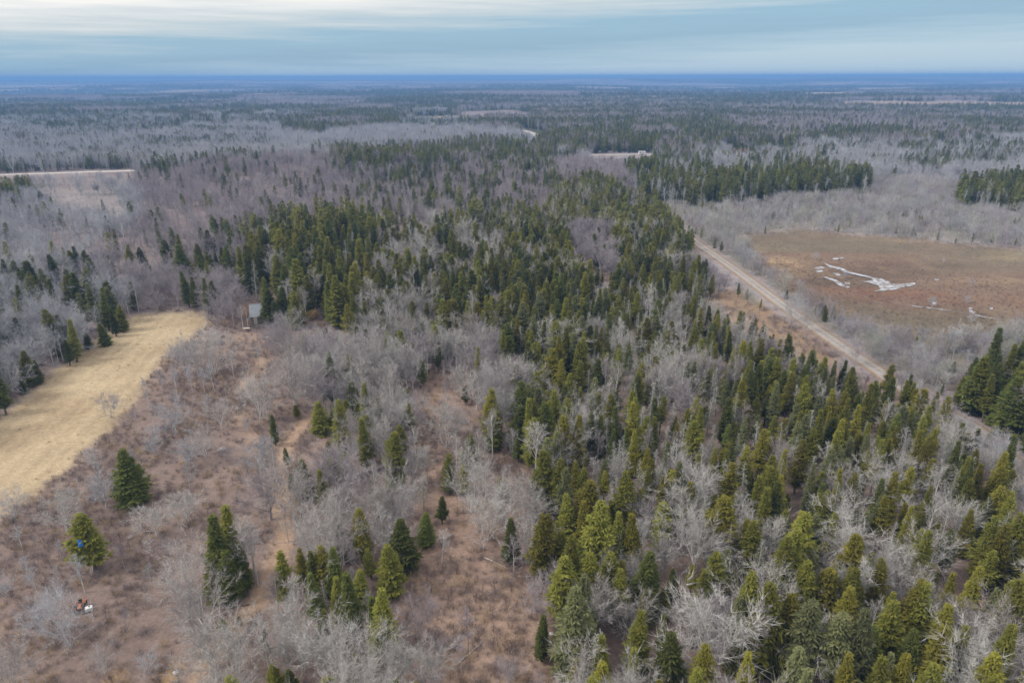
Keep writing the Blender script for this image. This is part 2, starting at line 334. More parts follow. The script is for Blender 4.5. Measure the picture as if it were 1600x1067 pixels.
# ------------------------------------------------------------------ mesh helpers
def mesh_from(name, verts, faces, mats, mat_idx=None, smooth=False):
    me = bpy.data.meshes.new(name); me.from_pydata([tuple(v) for v in verts], [], faces)
    for mm in (mats if isinstance(mats, (list, tuple)) else [mats]): me.materials.append(mm)
    if mat_idx is not None: me.polygons.foreach_set('material_index', mat_idx)
    if smooth: me.polygons.foreach_set('use_smooth', [True] * len(me.polygons))
    me.update(); return me
def add(name, me, parent=None, loc=(0, 0, 0), rot=(0, 0, 0), scale=(1, 1, 1)):
    o = bpy.data.objects.new(name, me); COL.objects.link(o); o.parent = parent
    o.location = loc; o.rotation_euler = rot; o.scale = scale; return o
def tag(o, label=None, cat=None, group=None, kind=None):
    for k, q in (('label', label), ('category', cat), ('group', group), ('kind', kind)):
        if q: o[k] = q
    return o
class Acc:
    def __init__(s): s.v = []; s.f = []
    def tube(s, pts, rads, n=3):
        base = len(s.v); pts = [np.asarray(p, float) for p in pts]
        for i, p in enumerate(pts):
            d = pts[min(i + 1, len(pts) - 1)] - pts[max(i - 1, 0)]; d = d / (np.linalg.norm(d) + 1e-9)
            u = np.cross(d, (0.31, 0.87, 0.13) if abs(d[2]) > 0.8 else (0, 0, 1)); u /= np.linalg.norm(u) + 1e-9; w = np.cross(d, u)
            for k in range(n):
                a = 2 * math.pi * k / n; s.v.append(p + rads[i] * (math.cos(a) * u + math.sin(a) * w))
        for i in range(len(pts) - 1):
            for k in range(n):
                a = base + i * n + k; b = base + i * n + (k + 1) % n
                s.f.append((a, b, b + n, a + n))
        s.f.append(tuple(base + (len(pts) - 1) * n + k for k in range(n)))
    def blade(s, p, q, w, rnd):
        """a tapering sliver from p to q"""
        p = np.asarray(p); q = np.asarray(q); d = q - p; u = np.cross(d, rnd.normal(size=3)); u *= w / (2 * (np.linalg.norm(u) + 1e-9))
        i = len(s.v); s.v += [p - u, p + u, q]; s.f.append((i, i + 1, i + 2))
    def box(s, lo, hi, rot=None, at=(0, 0, 0)):
        i = len(s.v)
        for z in (lo[2], hi[2]):
            for x, y in ((lo[0], lo[1]), (hi[0], lo[1]), (hi[0], hi[1]), (lo[0], hi[1])):
                p = np.array((x, y, z), float)
                if rot is not None: p = rot @ p
                s.v.append(p + np.asarray(at, float))
        s.f += [(i, i + 3, i + 2, i + 1), (i + 4, i + 5, i + 6, i + 7)] + [(i + k, i + (k + 1) % 4, i + 4 + (k + 1) % 4, i + 4 + k) for k in range(4)]
    def mesh(s, name, mat, smooth=False): return mesh_from(name, s.v, s.f, mat, None, smooth)

def make_conifer(seed, height, radius, low, ragged, detail, flat=0.0):
    """a needle tree: tapered trunk and whorls of drooping boughs, each a rib of flat sprays"""
    r = np.random.default_rng(seed); t = Acc(); c = Acc()
    lean = r.normal(size=2) * 0.012 * height
    axis = lambda z: np.array((lean[0] * (z / height) ** 2, lean[1] * (z / height) ** 2, z))
    zs = np.linspace(-0.3, height * 0.97, 6)
    t.tube([axis(z) for z in zs], [0.021 * height * (1 - 0.93 * max(z, 0) / height) for z in zs], 6 if detail == 2 else 4)
    steps = {2: 7, 1: 3, 0: 1}[detail]; gap = {2: 0.027, 1: 0.046, 0: 0.085}[detail] * height
    z = low * height; lvl = 0; sector = r.uniform(0.65, 1.2, 8)
    while z < height * 0.985:
        u = (z - low * height) / (height * (1 - low))
        prof = (1 - u) ** (0.92 - 0.45 * flat) * min(1.0, 0.62 + u * 2.2)
        nb = {2: 8, 1: 6, 0: 5}[detail] if u < 0.8 else 5
        a0 = r.uniform(0, 6.28)
        for k in range(nb):
            if r.random() < 0.06 + 0.26 * ragged: continue
            a = a0 + 6.283 * k / nb + r.normal() * 0.22
            L = radius * prof * r.uniform(1 - 0.35 - 0.3 * ragged, 1.12) * sector[int(a / 6.2832 * 8) % 8] + 0.02 * height
            pitch = -0.28 + 0.95 * u + r.normal() * 0.10
            h = np.array((math.cos(a), math.sin(a), 0)); side = np.array((-h[1], h[0], 0))
            def rib(s): return axis(z) + h * L * s * math.cos(pitch) + np.array((0, 0, L * (s * math.sin(pitch) + 0.20 * s * s - 0.10 * s)))
            for i in range(steps):
                s0 = 0.22 + 0.78 * (i / steps); p = rib(s0)
                ln = (0.46 * L * (1.10 - 0.72 * s0) + 0.026 * height) * r.uniform(0.6, 1.35) * {2: 1, 1: 1.15, 0: 1.5}[detail]
                wd = ln * {2: 0.30, 1: 0.50, 0: 0.85}[detail]
                for sg in (-1, 1):
                    d = h * r.uniform(0.5, 0.95) + side * sg * r.uniform(0.5, 0.95) + np.array((0, 0, r.uniform(-0.42, 0.22)))
                    d = d / np.linalg.norm(d) * ln
                    w = np.cross(d, (r.normal() * 0.45, r.normal() * 0.45, 1.0)); w = w / (np.linalg.norm(w) + 1e-9) * wd * 0.5
                    b = len(c.v); mid = p + d * 0.45
                    c.v += [p, mid - w + np.array((0, 0, -0.15 * wd)), p + d, mid + w + np.array((0, 0, -0.15 * wd))]
                    c.f.append((b, b + 1, b + 2)); c.f.append((b, b + 2, b + 3))
            p = rib(0.85); q = rib(1.0) + np.array((0, 0, 0.03 * L)); w = side * (0.10 * L + 0.008 * height); b = len(c.v)
            c.v += [p - w, q, p + w]; c.f.append((b, b + 1, b + 2))
        z += gap * r.uniform(0.8, 1.2) * (1 - 0.35 * u); lvl += 1
    top = axis(height)
    for k in range(4):
        a = r.uniform(0, 6.28); c.blade(axis(height * 0.93) + np.array((math.cos(a), math.sin(a), 0)) * 0.012 * height, top, 0.03 * height, r)
    return t, c

def make_bare(seed, height, form, detail):
    """a leafless tree: trunk and limbs, and a crown of branches ending in slivers of twig"""
    r = np.random.default_rng(seed); t = Acc(); c = Acc()
    thick = {2: 0.72, 1: 1.35, 0: 2.6}[detail]
    ntw = {2: 8, 1: 6, 0: 3}[detail]
    def unit(v): return v / (np.linalg.norm(v) + 1e-9)
    def twigs(p, d, L, n):
        for _ in range(n):
            e = unit(d + r.normal(size=3) * 0.55 + np.array((0, 0, 0.15)))
            c.blade(p, p + e * L * r.uniform(0.55, 1.15), 0.0048 * height * thick, r)
    def branch(p, d, L, rad, level):
        seg = 3; pts = [p]; rads = [rad]; dirs = []
        for i in range(seg):
            d = unit(d + r.normal(size=3) * 0.16 + np.array((0, 0, 0.10))); p = p + d * L / seg
            pts.append(p); rads.append(rad * (1 - 0.27 * (i + 1))); dirs.append(d)
        (t if level <= 1 else c).tube(pts, rads, 4 if level == 0 and detail == 2 else 3)
        last = 2 if detail == 2 else 1
        for i in range(1, seg + 1):
            if level < last:
                for _ in range(({0: 2, 1: 1}[level]) + (i == seg)):
                    e = unit(dirs[i - 1] + r.normal(size=3) * 0.55)
                    branch(pts[i], e, L * r.uniform(0.42, 0.66), rads[i] * 0.62, level + 1)
            else:
                twigs(pts[i], dirs[i - 1], L * 0.7 + 0.025 * height, ntw if i == seg else ntw - 2)
    if form == 'spread':
        h0 = height * r.uniform(0.16, 0.26); t.tube([(0, 0, -0.3), (0, 0, h0 * 0.5), (0.01 * height, 0, h0)], [0.026 * height, 0.021 * height, 0.019 * height], 6)
        n = 7; base = np.array((0.01 * height, 0, h0 * 0.97))
        for k in range(n):
            a = 6.283 * k / n + r.normal() * 0.3; tilt = r.uniform(0.25, 0.85) if k % 2 else r.uniform(0.08, 0.45)
            d = np.array((math.cos(a) * math.sin(tilt), math.sin(a) * math.sin(tilt), math.cos(tilt)))
            branch(base, d, height * r.uniform(0.44, 0.56), 0.0125 * height, 0)
    elif form == 'pole':
        bend = r.normal(size=2) * 0.04 * height
        ax = lambda s: np.array((bend[0] * s * s, bend[1] * s * s, height * s))
        t.tube([ax(s) for s in (-0.02, 0.25, 0.5, 0.75, 0.97)], [0.0125 * height, 0.0108 * height, 0.0088 * height, 0.006 * height, 0.002 * height], 5)
        for s in np.linspace(0.36, 0.93, 13):
            a = r.uniform(0, 6.283); tilt = r.uniform(0.45, 0.85) * (1.05 - 0.45 * s)
            d = np.array((math.cos(a) * math.sin(tilt), math.sin(a) * math.sin(tilt), math.cos(tilt)))
            branch(ax(s), d, height * 0.26 * (1.22 - s) + 0.03 * height, 0.0058 * height, 1)
    elif form == 'multi':
        n = 6
        for k in range(n):
            a = 6.283 * k / n + r.normal() * 0.35; tilt = r.uniform(0.05, 0.42)
            d = np.array((math.cos(a) * math.sin(tilt), math.sin(a) * math.sin(tilt), math.cos(tilt)))
            branch(np.array((math.cos(a), math.sin(a), -0.02)) * 0.025 * height, d, height * r.uniform(0.62, 0.80), 0.0085 * height, 0)
    elif form == 'snag':
        bend = r.normal(size=2) * 0.02 * height
        ax = lambda s: np.array((bend[0] * s * s, bend[1] * s * s, height * s))
        t.tube([ax(s) for s in (-0.02, 0.3, 0.6, 0.98)], [0.013 * height, 0.011 * height, 0.008 * height, 0.002 * height], 5)
        for s in np.linspace(0.22, 0.96, {2: 34, 1: 20, 0: 12}[detail]):
            for q in range(4):
                a = r.uniform(0, 6.283); L = height * (0.17 * (1.05 - s) + 0.02) * r.uniform(0.5, 1.2)
                d = unit(np.array((math.cos(a), math.sin(a), r.uniform(-0.35, 0.2) + 0.5 * (s > 0.8))))
                p = ax(s); e = p + d * L
                c.blade(p, e, 0.0075 * height * thick, r)
                for _ in range(4 if detail == 2 else 3):
                    g = p + d * L * r.uniform(0.35, 0.95); c.blade(g, g + unit(d + r.normal(size=3) * 0.7 + np.array((0, 0, -0.35))) * L * 0.5, 0.0062 * height * thick, r)
    elif form == 'shrub':
        for k in range({2: 26, 1: 18, 0: 12}[detail]):
            a = r.uniform(0, 6.283); tilt = abs(r.normal()) * 0.5
            d = np.array((math.cos(a) * math.sin(tilt), math.sin(a) * math.sin(tilt), math.cos(tilt)))
            p = np.array((math.cos(a), math.sin(a), 0)) * r.uniform(0, 0.28) * height; q = p + d * height * r.uniform(0.5, 1.0)
            (t if k % 3 == 0 else c).blade(p, q, 0.022 * height, r)
            for _ in range(4):
                g = p + (q - p) * r.uniform(0.3, 0.95); c.blade(g, g + unit(d + r.normal(size=3) * 0.6) * height * 0.38, 0.017 * height, r)
    return t, c

# prototype library: name -> (trunk Acc, crown Acc); unit heights are real metres, copies are scaled
CON_FORMS = [  # (word, height, radius, low, ragged, flat)
 ('slim', 10, 1.55, 0.10, 0.25, 0.0), ('broad', 10, 2.75, 0.06, 0.20, 0.0), ('bushy', 10, 2.25, 0.05, 0.10, 0.25),
 ('ragged', 10, 2.05, 0.22, 0.80, 0.0), ('pointed', 10, 1.95, 0.08, 0.15, -0.1), ('lopsided', 10, 2.45, 0.16, 0.50, 0.15),
 ('rounded', 10, 2.70, 0.14, 0.15, 0.7), ('open', 10, 2.20, 0.30, 0.60, 0.3)]
BARE_FORMS = [('spreading', 'spread'), ('slender', 'pole'), ('many-stemmed', 'multi')]
TINTS = ['olive', 'yellow', 'dark', 'sage']
CON = {}; BARE = {}
for i, (wd, h, ra, lo, rg, fl) in enumerate(CON_FORMS):
    for det in (2, 1):
        for k in (0, 1): CON[wd, k, det] = make_conifer(100 + i + 40 * k, h, ra * (1 - 0.08 * k), lo + 0.05 * k, min(1.0, rg + 0.18 + 0.15 * k), det, fl)
for i in range(3):
    wd, h, ra, lo, rg, fl = CON_FORMS[(4, 1, 5)[i]]
    CON['far%d' % i, 0] = make_conifer(200 + i, h, ra * 1.1, lo, rg * 0.5, 0, fl)
for wd, form in BARE_FORMS:
    for k in range(3):
        BARE[wd, k, 2] = make_bare(300 + 10 * k + len(wd), 10, form, 2)
    for k in range(2):
        BARE[wd, k, 1] = make_bare(400 + 10 * k + len(wd), 10, form, 1)
for k in range(4): BARE['snag', k, 2] = make_bare(500 + k, 10, 'snag', 2)
for k in range(2): BARE['snag', k, 1] = make_bare(520 + k, 10, 'snag', 1)
for k in range(2): BARE['far', k, 0] = make_bare(540 + k, 10, 'spread', 0)
for k in range(4): BARE['shrub', k, 2] = make_bare(560 + k, 1.0, 'shrub', 2)
for k in range(2): BARE['shrub', k, 0] = make_bare(570 + k, 1.0, 'shrub', 0)
def part_meshes(name, tc_, mt, mc):
    return tc_[0].mesh(name + '_trunk', mt), tc_[1].mesh(name + '_crown', mc)
def joined(name, tc_, mt, mc):
    t, c = tc_; n = len(t.v)
    return mesh_from(name, t.v + c.v, t.f + [tuple(i + n for i in f) for f in c.f], [mt, mc], [0] * len(t.f) + [1] * len(c.f))

# ------------------------------------------------------------------ the ground, one sheet cut along its kinds of cover
COVER = {  # two tones of each cover
 'far': ((0.22, 0.185, 0.18), (0.32, 0.275, 0.27)), 'hay': ((0.345, 0.265, 0.170), (0.47, 0.372, 0.240)),
 'brush': ((0.175, 0.130, 0.114), (0.255, 0.190, 0.162)), 'litter': ((0.190, 0.140, 0.120), (0.280, 0.205, 0.170)),
 'clearing': ((0.225, 0.155, 0.126), (0.345, 0.245, 0.185)), 'bog': ((0.132, 0.090, 0.066), (0.225, 0.158, 0.112)),
 'meadow': ((0.19, 0.130, 0.092), (0.29, 0.205, 0.135)), 'mauve': ((0.175, 0.138, 0.132), (0.235, 0.190, 0.182)),
 'fringe': ((0.165, 0.145, 0.120), (0.235, 0.210, 0.180)), 'conifer': ((0.060, 0.062, 0.032), (0.10, 0.095, 0.050)),
 'slash': ((0.21, 0.18, 0.175), (0.29, 0.255, 0.24)), 'path': ((0.30, 0.205, 0.145), (0.41, 0.290, 0.20)), 'sand': ((0.42, 0.26, 0.11), (0.54, 0.36, 0.17)),
 'farclear': ((0.36, 0.27, 0.17), (0.44, 0.33, 0.22)), 'rust': ((0.26, 0.12, 0.09), (0.32, 0.15, 0.11))}
ZONE_COVER = {'coolhill': 'mauve', 'far': 'far', 'greywood': 'mauve', 'farconifer': 'conifer', 'midconifer': 'conifer', 'barehill': 'mauve', 'hillmix': 'mauve', 'slash': 'slash',
 'leftwood': 'mauve', 'brush': 'brush', 'stand': 'litter', 'standmix': 'mauve', 'mixhigh': 'litter', 'mixwood': 'litter', 'clearing': 'clearing', 'belt': 'litter',
 'barepatch': 'mauve', 'snagwood': 'litter', 'lowspruce': 'litter', 'farside': 'conifer', 'fringe': 'fringe', 'roadside': 'litter', 'meadow': 'litter', 'hay': 'hay', 'bog': 'bog', 'open': 'far'}
SAND = [(266, 1053, 0.9), (176, 1064, 0.9), (490, 492, 1.6)]
def cover_colours(x, y):
    r = np.hypot(x, y); near = r < 1500
    A = np.zeros((len(x), 3)); B = np.zeros((len(x), 3)); kind = np.zeros(len(x), int)
    names = list(COVER); TA = np.array([COVER[n][0] for n in names]); TB = np.array([COVER[n][1] for n in names])
    reps = 5
    for k in range(reps):
        jx = x + rng.normal(size=len(x)) * np.clip(r * 0.006, 0.4, 6); jy = y + rng.normal(size=len(x)) * np.clip(r * 0.012, 0.4, 12)
        z, zn = zone_of(jx, jy, 0.0 if k else 0.0)
        lut = np.array([names.index(ZONE_COVER[n]) for n in zn]); ci = lut[z]
        gx, gy, _ = project(jx, jy, terr(jx, jy))
        for poly, nm in ((MEADOW, 'meadow'), (FARCLEAR, 'farclear'), (FARCLEAR2, 'mauve'), (RUST, 'rust'), (SLASH, 'slash')):
            ci[inside(gx, gy, poly)] = names.index(nm)
        for line, w in PATH_L:
            ci[(dist_to(jx, jy, line) < w * (0.6 + 0.9 * vnoise(jx, jy, 6.0, 90, 2))) & near] = names.index('path')
        for sx, sy, sr in SAND:
            wx, wy, _z = ground_at(sx, sy)
            ci[np.hypot(jx - wx, (jy - wy)) < sr * (0.5 + vnoise(jx, jy, 2.0, 95, 2))] = names.index('sand')
        A += TA[ci] / reps; B += TB[ci] / reps
        if k == 0: kind = ci.copy()
    # the far woods: the same stands of evergreens that the trees follow
    s = conifer_share(x, y)[:, None]; fr = (kind == names.index('far')) & (r > 900); fr = fr[:, None]
    A = np.where(fr, A * (1 - s) + TA[names.index('conifer')] * s, A); B = np.where(fr, B * (1 - s) + TB[names.index('conifer')] * s, B)
    hn = sstep(0.50, 0.72, vnoise(x, y, 11.0, 81, 4))[:, None]; hk = (kind == names.index('hay'))[:, None]
    A = np.where(hk, A * (1 - 0.45 * hn) + 0.45 * hn * np.array((0.22, 0.150, 0.095)), A); B = np.where(hk, B * (1 - 0.3 * hn) + 0.3 * hn * np.array((0.27, 0.19, 0.11)), B)
    a1 = np.array(ground_at(60, 720)[:2]); a2 = np.array(ground_at(270, 500)[:2]); ax_ = (a2 - a1) / np.linalg.norm(a2 - a1); sx_ = (x - a1[0]) * -ax_[1] + (y - a1[1]) * ax_[0]
    ml = (0.5 + 0.5 * np.sin(sx_ * 2.1 + 2.5 * vnoise(x, y, 25.0, 85, 2)))[:, None] * (0.4 + 0.6 * vnoise(x, y, 18.0, 87, 2)[:, None])
    A = np.where(hk, A * (1 - 0.22 * ml), A); B = np.where(hk, B * (1 - 0.15 * ml), B)
    gl = (sstep(0.60, 0.64, vnoise(x * 0.5, y, 260.0, 191, 3)) * (kind == names.index('far')) * sstep(1300, 1500, r))[:, None]
    A = A * (1 - gl) + gl * np.array((0.28, 0.20, 0.15)); B = B * (1 - gl) + gl * np.array((0.36, 0.27, 0.20))
    # the bog is greener-grey at its rim and rust in the middle
    bg_ = kind == names.index('bog'); n = vnoise(x * 0.5, y, 22.0, 61, 4)[:, None]
    A = np.where(bg_[:, None], A * (0.35 + 1.3 * n), A); bt = sstep(0.46, 0.62, vnoise(x * 0.4, y, 24.0, 63, 3))[:, None]; B = np.where(bg_[:, None], B * (1 - bt) + bt * np.array((0.37, 0.27, 0.165)), B); br = sstep(0.48, 0.62, vnoise(x * 0.4, y, 30.0, 64, 3))[:, None]; A = np.where(bg_[:, None], A * (1 - 0.6 * br) + 0.6 * br * np.array((0.20, 0.085, 0.055)), A)
    gpx, gpy, _ = project(x, y, terr(x, y)); rim = np.maximum(sstep(0.52, 0.66, vnoise(x * 0.5, y, 45.0, 67, 3)), sstep(0.4, 0.75, vnoise(x * 0.4, y, 40.0, 69, 2) + 0.25 * sstep(290, 340, y)))[:, None]
    A = np.where(bg_[:, None], A * (1 - 0.8 * rim) + 0.8 * rim * np.array((0.115, 0.105, 0.075)), A)
    B = np.where(bg_[:, None], B * (1 - 0.55 * rim) + 0.55 * rim * np.array((0.15, 0.135, 0.098)), B)
    return A, B, kind, names
ang = np.concatenate([np.radians(np.arange(-48, 48.01, 0.2)), np.radians(np.arange(51, 310, 3.0))])
rad = [22.0]
while rad[-1] < 32000: rad.append(rad[-1] * (1.0085 if rad[-1] < 1500 else 1.03))
rad = np.array(rad); na, nr = len(ang), len(rad)
GX = (rad[:, None] * np.sin(ang)[None]).ravel(); GY = (rad[:, None] * np.cos(ang)[None]).ravel(); GZ = terr(GX, GY)
CA, CB, KIND, KN = cover_colours(GX, GY)
ii, jj = np.meshgrid(np.arange(nr - 1), np.arange(na), indexing='ij'); j2 = (jj + 1) % na
QUADS = np.stack([ii * na + jj, ii * na + j2, (ii + 1) * na + j2, (ii + 1) * na + jj], -1).reshape(-1, 4)
fk = KIND[QUADS[:, 0]]
SHEETS = [('hayfield', ['hay']), ('bog', ['bog']), ('meadow', ['meadow']), ('footpath', ['path'])]
def sheet(name, mask, extra=None):
    q = QUADS[mask]; used, inv = np.unique(q, return_inverse=True); q = inv.reshape(-1, 4)
    vs = np.stack([GX[used], GY[used], GZ[used]], -1); ca, cb = CA[used], CB[used]
    if extra is not None:                                   # disc under the camera, outside every picture
        n0 = len(vs); vs = np.vstack([vs, [[0, 0, float(terr(0, 0))]]]); ca = np.vstack([ca, ca[:1]]); cb = np.vstack([cb, cb[:1]])
    fl = q.tolist()
    if extra is not None:
        pos = {int(u): i for i, u in enumerate(used)}
        fl += [(n0, pos[j], pos[(j + 1) % na]) for j in range(na) if j in pos and (j + 1) % na in pos]
    fl = [f[::-1] for f in fl]
    me = bpy.data.meshes.new(name); me.from_pydata(vs.tolist(), [], fl)
    for an, cc in (('col_a', ca), ('col_b', cb)):
        at = me.color_attributes.new(an, 'FLOAT_COLOR', 'POINT'); at.data.foreach_set('color', np.hstack([cc, np.ones((len(cc), 1))]).astype(np.float32).ravel())
    me.materials.append(M['ground']); me.polygons.foreach_set('use_smooth', [True] * len(me.polygons)); me.update()
    return tag(add(name, me), kind='structure')
taken = np.zeros(len(QUADS), bool)
LABELS_S = {'hayfield': 'pale tan mown hayfield between grey wood and brown scrub', 'bog': 'rust brown open bog beside the gravel road', 'meadow': 'strip of dry tan grass beside the gravel road', 'footpath': 'bare tan footpaths through the brown scrub'}
for nm, kinds in SHEETS:
    m = np.isin(fk, [KN.index(k) for k in kinds]); taken |= m
    tag(sheet(nm, m), LABELS_S[nm])
tag(sheet('ground', ~taken, True), 'wooded ground of brown leaf litter reaching the horizon')

def ribbon(name, line, width, mat, label, lift=0.05, cross=7):
    v = []; f = []; at = []
    for i, p in enumerate(line):
        d = line[min(i + 1, len(line) - 1)] - line[max(i - 1, 0)]; d /= np.linalg.norm(d); nrm = np.array((-d[1], d[0]))
        for k in range(cross):
            s = (k / (cross - 1) - 0.5); q = p + nrm * s * width
            v.append((q[0], q[1], float(terr(q[0], q[1])) + lift + 0.10 * (1 - (2 * s) ** 2))); at.append(abs(2 * s))
    for i in range(len(line) - 1):
        for k in range(cross - 1):
            a = i * cross + k; f.append((a, a + cross, a + cross + 1, a + 1))
    me = mesh_from(name, v, f, mat, None, True)
    if me.polygons[0].normal.z < 0: me.flip_normals()
    at_ = me.attributes.new('across', 'FLOAT', 'POINT'); at_.data.foreach_set('value', np.array(at, np.float32))
    return tag(add(name, me), label, kind='structure')
grav = gravel_material('gravel', (0.37, 0.34, 0.315), (0.26, 0.235, 0.215), (0.27, 0.19, 0.125))
grav_far = gravel_material('pale_gravel', (0.50, 0.475, 0.46), (0.42, 0.395, 0.38), (0.34, 0.29, 0.25))
fine_road = polyline_xy(ROAD, 10)
ribbon('gravel_road', fine_road, 4.6, grav, 'pale gravel road with tan grass verges beside the bog')
ribbon('pale_road', polyline_xy(FARROAD, 10), 9.0, grav_far, 'pale road along the edge of the bare hillside wood')
ribbon('distant_road', polyline_xy(FARROAD2, 6), 5.0, grav_far, 'distant pale road with a white trailer on it')
ribbon('distant_track', polyline_xy(FARROAD3, 6), 10.0, grav_far, 'distant pale track curving through evergreens')

# ------------------------------------------------------------------ frozen pools on the bog
ice_m, it, ib = principled('pond_ice', 0.22, 0.5)
ig = N(it, 'ShaderNodeNewGeometry')
it.links.new(ramp(it, noise(it, ig.outputs['Position'], 0.35, 6.0, 0.7), [(0.49, (0.17, 0.13, 0.105)), (0.53, (0.32, 0.34, 0.39)), (0.7, (0.48, 0.51, 0.57))]), ib.inputs['Base Color'])
def zb(pts): return [(1100 + 0.3125 * a, 230 + 0.3125 * b) for a, b in pts]
POOLS = [
 [(595, 576), (640, 596), (690, 606), (725, 626), (790, 640), (845, 654), (885, 660), (920, 672), (935, 686), (1000, 684), (1058, 680), (1052, 692), (990, 702), (960, 712), (900, 721), (845, 724), (884, 711), (866, 692), (820, 680), (776, 674), (850, 668), (828, 656), (760, 642), (700, 628), (678, 614), (630, 606)],
 [(640, 556), (690, 551), (706, 555), (690, 562), (650, 563)], [(548, 603), (585, 598), (606, 604), (590, 611), (556, 610)], [(555, 618), (590, 616), (596, 625), (566, 628)],
 [(596, 645), (630, 655), (668, 668), (694, 684), (732, 702), (716, 708), (670, 690), (640, 668), (604, 656)], [(642, 630), (668, 630), (690, 642), (664, 645)],
 [(702, 676), (728, 676), (730, 688), (706, 690)], [(1140, 776), (1160, 774), (1162, 786), (1146, 790)], [(1322, 800), (1344, 806), (1340, 820), (1360, 826), (1346, 834), (1326, 826)],
 [(1430, 800), (1446, 804), (1440, 816), (1424, 814)], [(1152, 660), (1178, 660), (1172, 667), (1154, 666)]]
for k, pl in enumerate(POOLS):
    q = []
    base = zb(pl)
    for i in range(len(base)):                              # ragged shoreline
        a, b = np.array(base[i]), np.array(base[(i + 1) % len(base)])
        for s in (0.0, 0.33, 0.66): q.append(a + (b - a) * s + rng.normal(size=2) * (0.35, 0.15))
    xs, ys = unproject(np.array([p[0] for p in q]), np.array([p[1] for p in q])); z = float(terr(xs, ys).max()) + 0.08
    me = mesh_from('pond', [(a, b, z) for a, b in zip(xs, ys)] , [tuple(range(len(q)))], ice_m)
    if me.polygons[0].normal.z < 0: me.flip_normals()
    tag(add('pond', me), 'main long frozen pool on the rust brown bog' if k == 0 else 'small frozen pool on the rust brown bog', kind='structure')
stream = polyline_xy(zb([(800, 745), (860, 775), (1000, 790), (1150, 808), (1330, 833), (1400, 850), (1490, 862), (1600, 872)]), 6)
st_v = []; st_f = []
for i, p in enumerate(stream):
    d = stream[min(i + 1, len(stream) - 1)] - stream[max(i - 1, 0)]; d /= np.linalg.norm(d); nn = np.array((-d[1], d[0])); w = 0.1 + 1.1 * vnoise(p[0], p[1], 9.0, 5, 2) ** 3 * 2
    for s in (-0.5, 0.5):
        qx, qy = p + nn * s * w; st_v.append((qx, qy, float(terr(qx, qy)) + 0.08))
    if i: st_f.append((2 * i - 2, 2 * i - 1, 2 * i + 1, 2 * i))
me = mesh_from('stream', st_v, st_f, ice_m)
if me.polygons[0].normal.z < 0: me.flip_normals()
tag(add('stream', me), 'thin frozen stream winding across the bog', kind='structure')

